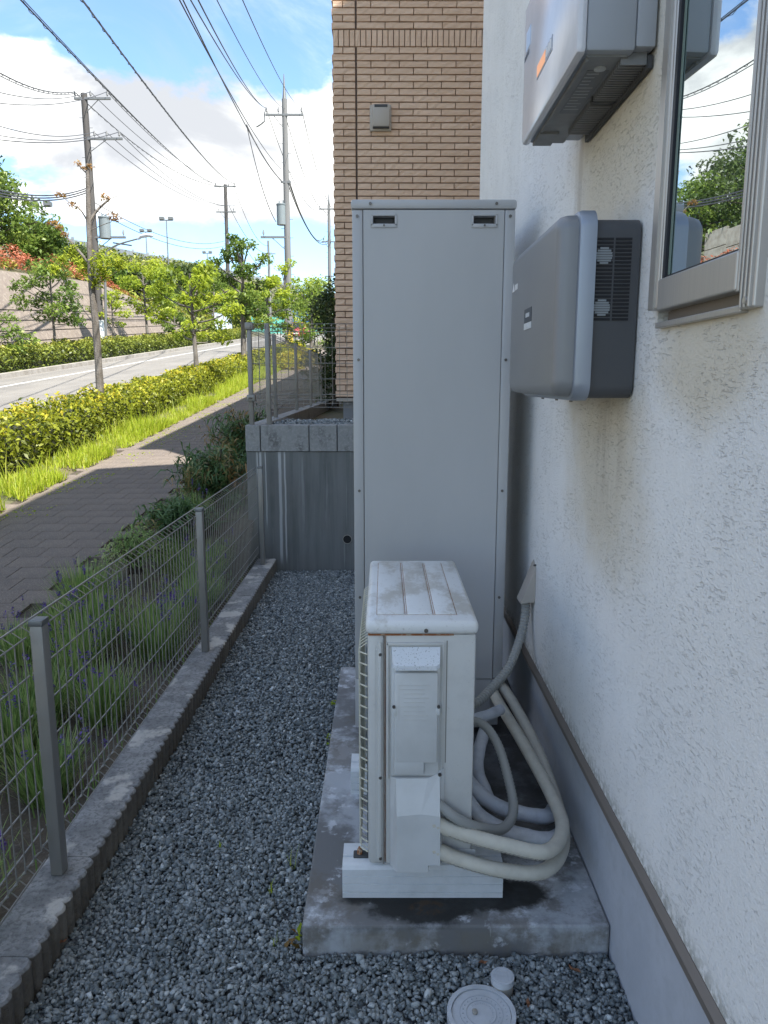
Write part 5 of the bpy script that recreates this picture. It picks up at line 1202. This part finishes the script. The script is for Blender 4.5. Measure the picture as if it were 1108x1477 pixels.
# ------------------------------------------------------------------ poles
ins = MB(); ins.cyl((0, 0, 0), (0, 0, .10), .02, 6); ins.cyl((0, 0, .10), (0, 0, .22), .055, 8); ins.cyl((0, 0, .22), (0, 0, .30), .03, 8); insm = ins.mesh('insulator', mat('porcelain', (.22, .22, .22), .4))
def pole(p, top, r0, r1, m, label, arms=(), trans=None, white=0, lean=(0, 0), spike=0, steps=True):
    """arms: (height below top, x0, x1, insulator xs)"""
    H_ = top-p.z; o = thing('utility_pole', label, 'utility pole', p, 'utility poles')
    mb = MB(); mb.tube([(lean[0]*t_, lean[1]*t_, H_*t_-.1*(t_ == 0)) for t_ in (0, .25, .5, .75, 1)], [r0+(r1-r0)*t_ for t_ in (0, .25, .5, .75, 1)], 14); mb.build('pole', m, o, True)
    if spike: mb = MB(); mb.tube([(lean[0], lean[1], H_-.1), (lean[0], lean[1], H_+spike*.35), (lean[0], lean[1], H_+spike)], [r1*.9, r1*.5, .02], 8); mb.build('lightning_rod', M_galv, o, True)
    for (dh, x0, x1, xs__) in arms:
        z = H_-dh; ox, oy = lean[0]*z/H_, lean[1]*z/H_; mb = MB(); mb.box(ox+x0, ox+x1, oy-.14, oy-.05, z-.05, z+.05)
        if x1-x0 > 1: mb.tube([(ox, oy-.1, z-.7), (ox+(x1 if abs(x1) > abs(x0) else x0)*.55, oy-.1, z-.05)], .02, 5)
        mb.build('crossarm', M_galv, o)
        for q in xs__: place(insm, 'insulator', o, (ox+q, oy-.095, z+.05))
    if trans:
        for (dh, dx, rr, hh) in trans:
            mb = MB(); mb.cyl((dx, -.05, H_-dh-hh), (dx, -.05, H_-dh), rr, 14); mb.cyl((dx, -.05, H_-dh), (dx, -.05, H_-dh+.06), rr*1.08, 14); mb.cyl((dx-.1, -.05, H_-dh+.06), (dx-.1, -.05, H_-dh+.22), .035, 6); mb.cyl((dx+.1, -.05, H_-dh+.06), (dx+.1, -.05, H_-dh+.22), .035, 6); mb.build('transformer', M_tr, o, True)
    if white: mb = MB(); mb.cyl((lean[0]*.08, 0, 0), (lean[0]*.12, 0, white), r0+.006, 14, r0-.002); mb.build('base_band', M_pale, o, True)
    if steps:
        mb = MB(); z = 2.2
        while z < H_-1: f = z/H_; mb.cyl((lean[0]*f-(r0+.12 if int(z*2.5) % 2 else -r0-.12), 0, z), (lean[0]*f, 0, z), .012, 5); z += .45
        mb.build('step_bolt', M_galv, o)
    return o
p1 = T(147, -14.35); top1 = atY(121, 135, p1.y).z; xt = atY(121, 135, p1.y).x-p1.x
pole(p1, top1, .19, .15, M_poleb, 'tall brown utility pole right behind the bare pruned tree', [(.25, -.45, 1.3, (-.4, .35, 1.15)), (2.05, .0, 1.75, (.4, 1.0, 1.6)), (6.6, -.1, 1.6, (.5, 1.5))], [(5.7, .55, .28, .95)], white=1.7, lean=(xt, 0))
p2 = T(332, -14.6); top2 = atY(325, 266, p2.y).z; xt2 = atY(325, 266, p2.y).x-p2.x
pole(p2, top2, .2, .15, M_poleb, 'utility pole farther up the road with two short crossarms, white at its foot', [(.2, -1.0, 1.0, (-.85, .3, .85)), (2.4, -.9, .9, (-.7, .7)), (5.2, -.2, 1.8, (.8, 1.6))], None, white=2.6, lean=(xt2, 0))
p3 = T(418, -4.95); top3 = atY(415.5, 143, p3.y).z
pole(p3, top3, .19, .13, M_pole, 'large pale concrete utility pole with a transformer, beside the walkway', [(.75, -.95, .95, (-.9, -.3, .85)), (6.55, -1.35, .1, (-1.2,)), (3.9, -.25, .25, ())], [(5.0, -.27, .24, .95)], spike=1.15)
mb = MB(); mb.cyl((0, 0, .5), (0, 0, 1.5), .197, 14, .193); mb.build('warning_band', mat('yellow_black', (.5, .36, .04), .5, var=((5, 5, 14), (.02, .02, .02), .48, .52)), None, True, p3)
bnd = bpy.data.objects['warning_band']; bnd.parent = [o for o in C.objects if o.name.startswith('utility_pole')][-1]; bnd.location = (0, 0, 0)
p4 = T(477, -4.95); top4 = atY(477, 295, p4.y).z
pole(p4, top4, .19, .13, M_pole, 'distant utility pole half hidden against the edge of the tiled house', [(.4, -.9, .9, (-.8, .8)), (3.2, -.7, .5, (-.5,)), (6.2, -.4, .4, ())], None, spike=1.1)
p5 = T(391, -14.6); p5.z = g(96); top5 = atY(391, 347, p5.y).z
pole(p5, top5, .19, .13, M_pole, 'small faraway pole between the second far pole and the large pole', [(1.6, -.9, .9, ())], None)
def light_mast(u_, v0, v1, Yd, label, n=2):
    a_ = atY(u_, v0, Yd); b_ = atY(u_, v1, Yd); o = thing('light_mast', label, 'light mast', b_, 'light masts on the ridge')
    mb = MB(); mb.cyl((0, 0, -3), (0, 0, a_.z-b_.z), .12, 8, .07); mb.build('mast', M_galv, o, True)
    mb = MB(); hh = a_.z-b_.z; mb.box(-.9, .9, -.1, .1, hh-.1, hh); mb.box(-.9, -.3, -.3, .3, hh, hh+.35); mb.box(.3, .9, -.3, .3, hh, hh+.35); mb.build('lamp_head', M_galv, o)
light_mast(243.5, 317, 392, 105, 'slim light mast on the ridge, left of the second far pole')
light_mast(213, 334, 385, 120, 'square headed light mast just left of the taller mast')
light_mast(300, 365, 392, 150, 'short distant light mast beside the second far pole')
light_mast(62, 297, 330, 70, 'dark thin mast rising from the trees at the far left')
# street lamp
sp = T(152, -13.6); o = thing('street_lamp', 'street lamp with a long curved arm reaching over the road', 'street lamp', sp)
def qs(u_, v_): return atY(u_, v_, sp.y)-sp
mb = MB(); L = [Vector((0, 0, 0)), qs(152, 420), qs(150, 385), qs(152, 368), qs(160, 358), qs(175, 351), qs(200, 344)]
L = smoothpath(L, 6); mb.tube(L, [.07-.035*i/len(L) for i in range(len(L))], 8); mb.build('pole', M_galv, o, True)
mb = MB(); mb.tube([qs(199, 345), qs(203, 341), qs(212, 339), qs(221, 340)], [.05, .09, .10, .05], 8); mb.build('lamp_head', M_invs, o, True)
mb = MB(); a_ = qs(163, 350); b_ = qs(190, 354); mb.tube([a_, b_], .035, 6); mb.build('side_arm', M_wire, o)

# ------------------------------------------------------------------ wires
wn = [0]
def wire(A, B, sag, r, label, m=M_wire, helix=0, loops=0, n=30, grp='overhead wires along the road'):
    A = Vector(A); B = Vector(B); pts = []; r = r*1.35 if m is M_wireg else r
    for i in range(n+1):
        t_ = i/n; p = A.lerp(B, t_); p.z -= sag*4*t_*(1-t_); pts.append(p)
    mb = MB(); mb.tube(pts, r, 5, False)
    if helix:
        P = resample(pts, helix*.4); H2 = []
        for i, p in enumerate(P): a_ = i*PI/2*.9; H2.append(p+Vector((math.cos(a_)*r*1.7, 0, math.sin(a_)*r*1.7-r)))
        mb.tube(H2, r*.45, 4, False)
    return tag(mb.build('overhead_wire', m, None, True), label, 'overhead wire', grp)
def ext(A, u_, v_, Yn, sag=0):
    """a wire that leaves A and passes overhead through the sight line (u,v) at distance Yn; continue it to Y=-6"""
    q = atY(u_, v_, Yn); tt_ = (A.y-Yn)/(A.y+6); q.z += sag*4*tt_*(1-tt_); d = (q-A); t_ = (-6-A.y)/d.y; return A+d*t_
i2 = lambda dx, dz=.25: Vector((p2.x+xt2+dx, p2.y-.1, top2-.2+dz))
bl = 'thick twisted cable bundle sweeping from the far pole to the top left'
for bi, (A, uu, vv, Yn, hel, r) in enumerate(((i2(-.85), 30, 0, 13, .5, .014), (i2(-.85)+Vector((.1, .1, -.15)), 34, 0, 13, 0, .009), (i2(.85), 119, 0, 13.5, .5, .016), (i2(.85)+Vector((.05, 0, -.15)), 121, 4, 13.5, 0, .010))):
    wire(A, ext(A, uu, vv, Yn, .9), .9, r, ['left one of the two twisted cable bundles sweeping from the far pole overhead', 'thin cable hugging the left twisted bundle', 'right one of the two twisted cable bundles sweeping overhead', 'thin cable hugging the right twisted bundle'][bi], helix=hel, grp='cable bundles to the far pole')
i1 = lambda dx, dh=.25: Vector((p1.x+xt+dx, p1.y-.1, top1-dh+.3))
# pole 1 to pole 2
for dx, dh, r, hel, m_ in ((-.4, .25, .02, .5, M_wire), (.35, .25, .012, 0, M_wireg), (1.15, .25, .012, 0, M_wireg), (.4, 2.05, .012, 0, M_wireg), (1.0, 2.05, .012, 0, M_wireg), (1.6, 2.05, .012, 0, M_wireg), (.1, 5.2, .014, 0, M_wireg), (.2, 5.6, .014, 0, M_wireg)):
    wire(i1(dx, dh), Vector((p2.x+xt2+min(dx, .85), p2.y-.1, top2-dh*.95+.1)), 1.0, r, 'wire between the two brown poles, '+{(-.4, .25): 'twisted one left on the top arm', (.35, .25): 'at the middle of the top arm', (1.15, .25): 'at the right end of the top arm', (.4, 2.05): 'at the inner pin of the second arm', (1.0, 2.05): 'at the middle pin of the second arm', (1.6, 2.05): 'at the outer pin of the second arm', (.1, 5.2): 'upper of the two low ones', (.2, 5.6): 'lowest of all'}[(dx, dh)], m_, hel, grp='wires between the two left poles')
# pole 1 towards the camera side (left edge)
for dx, dh, uu, vv, r, hel, m_ in ((-.4, .25, 0, 38, .022, .45, M_wire), (-.38, .32, 0, 42, .016, 0, M_wire), (.35, .25, 0, 65, .012, 0, M_wireg), (1.15, .25, 0, 80, .012, 0, M_wireg), (.4, 2.05, 0, 115, .012, 0, M_wireg), (1.0, 2.05, 0, 128, .012, 0, M_wireg), (1.6, 2.05, 0, 134, .014, 0, M_wireg), (-.1, 4.6, 0, 209, .022, 0, M_wireg), (-.1, 4.7, 0, 213, .022, 0, M_wireg), (-.1, 4.8, 0, 217, .022, 0, M_wireg)):
    A = i1(dx, dh); q = atY(uu, vv, 27.5); d = q-A; wire(A, A+d*2.6, 1.6, r, 'wire leaving the brown pole leftward, '+{.25: {38: 'twisted bundle at the left of the top arm', 65: 'from the middle of the top arm', 80: 'from the right end of the top arm'}.get(vv), .32: 'thin one beside the twisted top bundle', 2.05: {.4: 'inner', 1.0: 'middle', 1.6: 'outer'}.get(dx, '')+' one on the second crossarm', 4.6: 'top strand of the low triple cable', 4.7: 'middle strand of the low triple cable', 4.8: 'bottom strand of the low triple cable'}[dh], m_, hel, grp='wires left of the brown pole')
# pole 3 wires up and over the camera
z3 = lambda dx, dh=.75: Vector((p3.x+dx, p3.y-.1, top3-dh+.3))
for dx, dh, uu, vv, r, m_ in ((-.9, .75, 286, 0, .014, M_wireg), (-.88, .75, 275, 0, .013, M_wireg), (.0, .75, 313, 0, .013, M_wire), (.85, .75, 350, 0, .013, M_wire), (-.2, 3.6, 259, 0, .013, M_wireg), (-.2, 4.2, 264, 0, .013, M_wireg)):
    A = z3(dx, dh); wire(A, ext(A, uu, vv, 13, .9), .9, r*.72, 'thin wire rising from the large pole, '+['second from left', 'second from left but one, same crossarm end', 'third from right', 'rightmost of all', 'leftmost, from midway down the pole', 'next to the leftmost, from midway down the pole'][[286, 275, 313, 350, 259, 264].index(uu)], m_, grp='wires from the large pole overhead')
for dx, dh, e, r in ((-.9, .75, -.8, .013), (.85, .75, .8, .013), (.1, 3.9, -.4, .018), (.1, 4.1, 0, .018), (.1, 4.3, .2, .02), (.0, .9, 0, .013)):
    wire(z3(dx, dh), Vector((p4.x+e, p4.y-.1, top4-dh*.7)), 1.4, r, 'wire dropping right from the large pole, '+{(-.9, .75): 'from the left crossarm end', (.85, .75): 'from the right crossarm end', (.1, 3.9): 'upper of the thick low ones', (.1, 4.1): 'middle of the thick low ones', (.1, 4.3): 'lowest and thickest', (.0, .9): 'from beside the pole top'}[(dx, dh)], M_wireg, grp='wires between the large pole and the next')
for wi, (A, B, sg) in enumerate(((Vector((p2.x+xt2+.8, p2.y, top2-.2)), Vector((p5.x, p5.y, top5-.6)), 1.4), (Vector((p2.x+xt2+.3, p2.y, top2-1.9)), Vector((p5.x+.4, p5.y, top5-1.4)), 1.4), (Vector((p2.x+xt2+1.4, p2.y, top2-4.9)), Vector((p5.x+.4, p5.y, top5-2.4)), 1.4))):
    wire(A, B, sg, .022, 'wire running on from the second far pole, '+['top one', 'middle one', 'lowest one'][wi], M_wire, grp='far wires')
jb = thing('hanging_switch', 'small crossarm bracket hanging left of the large pole top', 'switch', z3(-1.0, .9)); mb = MB(); mb.tube([(0, 0, 0), (0, 0, -.45), (-.2, 0, -.6), (-.42, 0, -.72)], .035, 6); mb.build('arm', M_galv, jb)
wire(z3(-1.9, 1.5), z3(-.05, 4.3), .3, .03, 'thick cable slanting down to the large pole', M_wire, grp='drop cables at the large pole')
wire(z3(-1.9, 1.5), z3(-.55, 6.1), .6, .022, 'cable looping down to the transformer arm', M_wire, grp='drop cables at the large pole')

# ------------------------------------------------------------------ far street: fence, vehicles, sign board
tf = thing('site_fence', 'teal panel fence at the far end of the road', 'fence', (-16, 92, g(92)-.1))
for i in range(16):
    mb = MB(); mb.box(i*.62, i*.62+.6, 0, .04, .1, 2.0); mb.box(i*.62, i*.62+.05, -.05, 0, 0, 2.1); mb.build('panel', M_teal, tf)
def car(loc, label, m, rz=0, sc=1.):
    c_ = thing('parked_car', label, 'car', loc, None, rz); mb = MB()
    prof = [(-1.9, .35), (-1.95, .75), (-1.75, 1.0), (-1.45, 1.05), (-1.1, 1.5), (.5, 1.52), (1.1, 1.02), (1.75, .9), (1.9, .6), (1.88, .35)]
    mb.prism(prof, 0, -.82, .82); mb.build('body', m, c_)
    mb = MB(); mb.add([(-.68, -1.47, 1.06), (.68, -1.47, 1.06), (.6, -1.15, 1.45), (-.6, -1.15, 1.45)], [(0, 1, 2, 3)]); 
    for s_ in (-.826, .826): mb.add([(s_, -1.25, 1.05), (s_, .85, 1.05), (s_, .42, 1.44), (s_, -.98, 1.44)], [(0, 1, 2, 3)])
    o_ = mb.build('glass', M_cglass, c_); o_.location = (0, -.012, .0)
    for x in (-.75, .75):
        for y in (-1.2, 1.2): mb = MB(); mb.cyl((x-.1, y, .31), (x+.1, y, .31), .31, 16); mb.build('wheel', M_tyre, c_, True)
    for x in (-.68, .68): mb = MB(); mb.box(x-.1, x+.1, -1.975, -1.93, .72, .9); mb.build('tail_lamp', M_lampred, c_)
    mb = MB(); mb.box(-.2, .2, -1.975, -1.955, .5, .62); mb.build('number_plate', M_white, c_)
    return c_
rp = T(431, -7.4); car((rp.x, rp.y, g(rp.y)-.13), 'small red car on the road just right of the large pole', M_redc)
bt = T(437, -8.8); tk = thing('parked_truck', 'blue truck on the road behind the small red car', 'truck', (bt.x, bt.y, g(bt.y)-.13))
mb = MB(); mb.cbox(-1.1, 1.1, -2.8, 1.2, .9, 2.5, .05); mb.build('cargo_box', M_blue, tk); mb = MB(); mb.cbox(-1.05, 1.05, 1.3, 2.9, .5, 2.3, .12); mb.build('cab', M_blue, tk); mb = MB(); mb.box(-.9, .9, -2.7, 2.7, .5, .9); mb.build('chassis', M_dark, tk)
for x in (-.9, .9):
    for y in (-1.8, 1.9): mb = MB(); mb.cyl((x-.14, y, .42), (x+.14, y, .42), .42, 14); mb.build('wheel', M_tyre, tk, True)
sb = T(322, -15.2); s_ = thing('notice_board', 'pale blue and white banner board standing by the far hedge', 'sign', (sb.x, sb.y, g(sb.y)))
mb = MB(); mb.box(-.9, .9, -.03, .03, .6, 2.3); mb.build('board', M_sign, s_); mb = MB(); mb.box(-.85, -.8, .03, .08, 0, 2.2); mb.box(.8, .85, .03, .08, 0, 2.2); mb.build('leg', M_galv, s_); mb = MB()
for i in range(4): mb.box(-.7+i*.4, -.55+i*.4, -.036, -.03, .8, 2.1)
mb.build('print', M_white, s_)
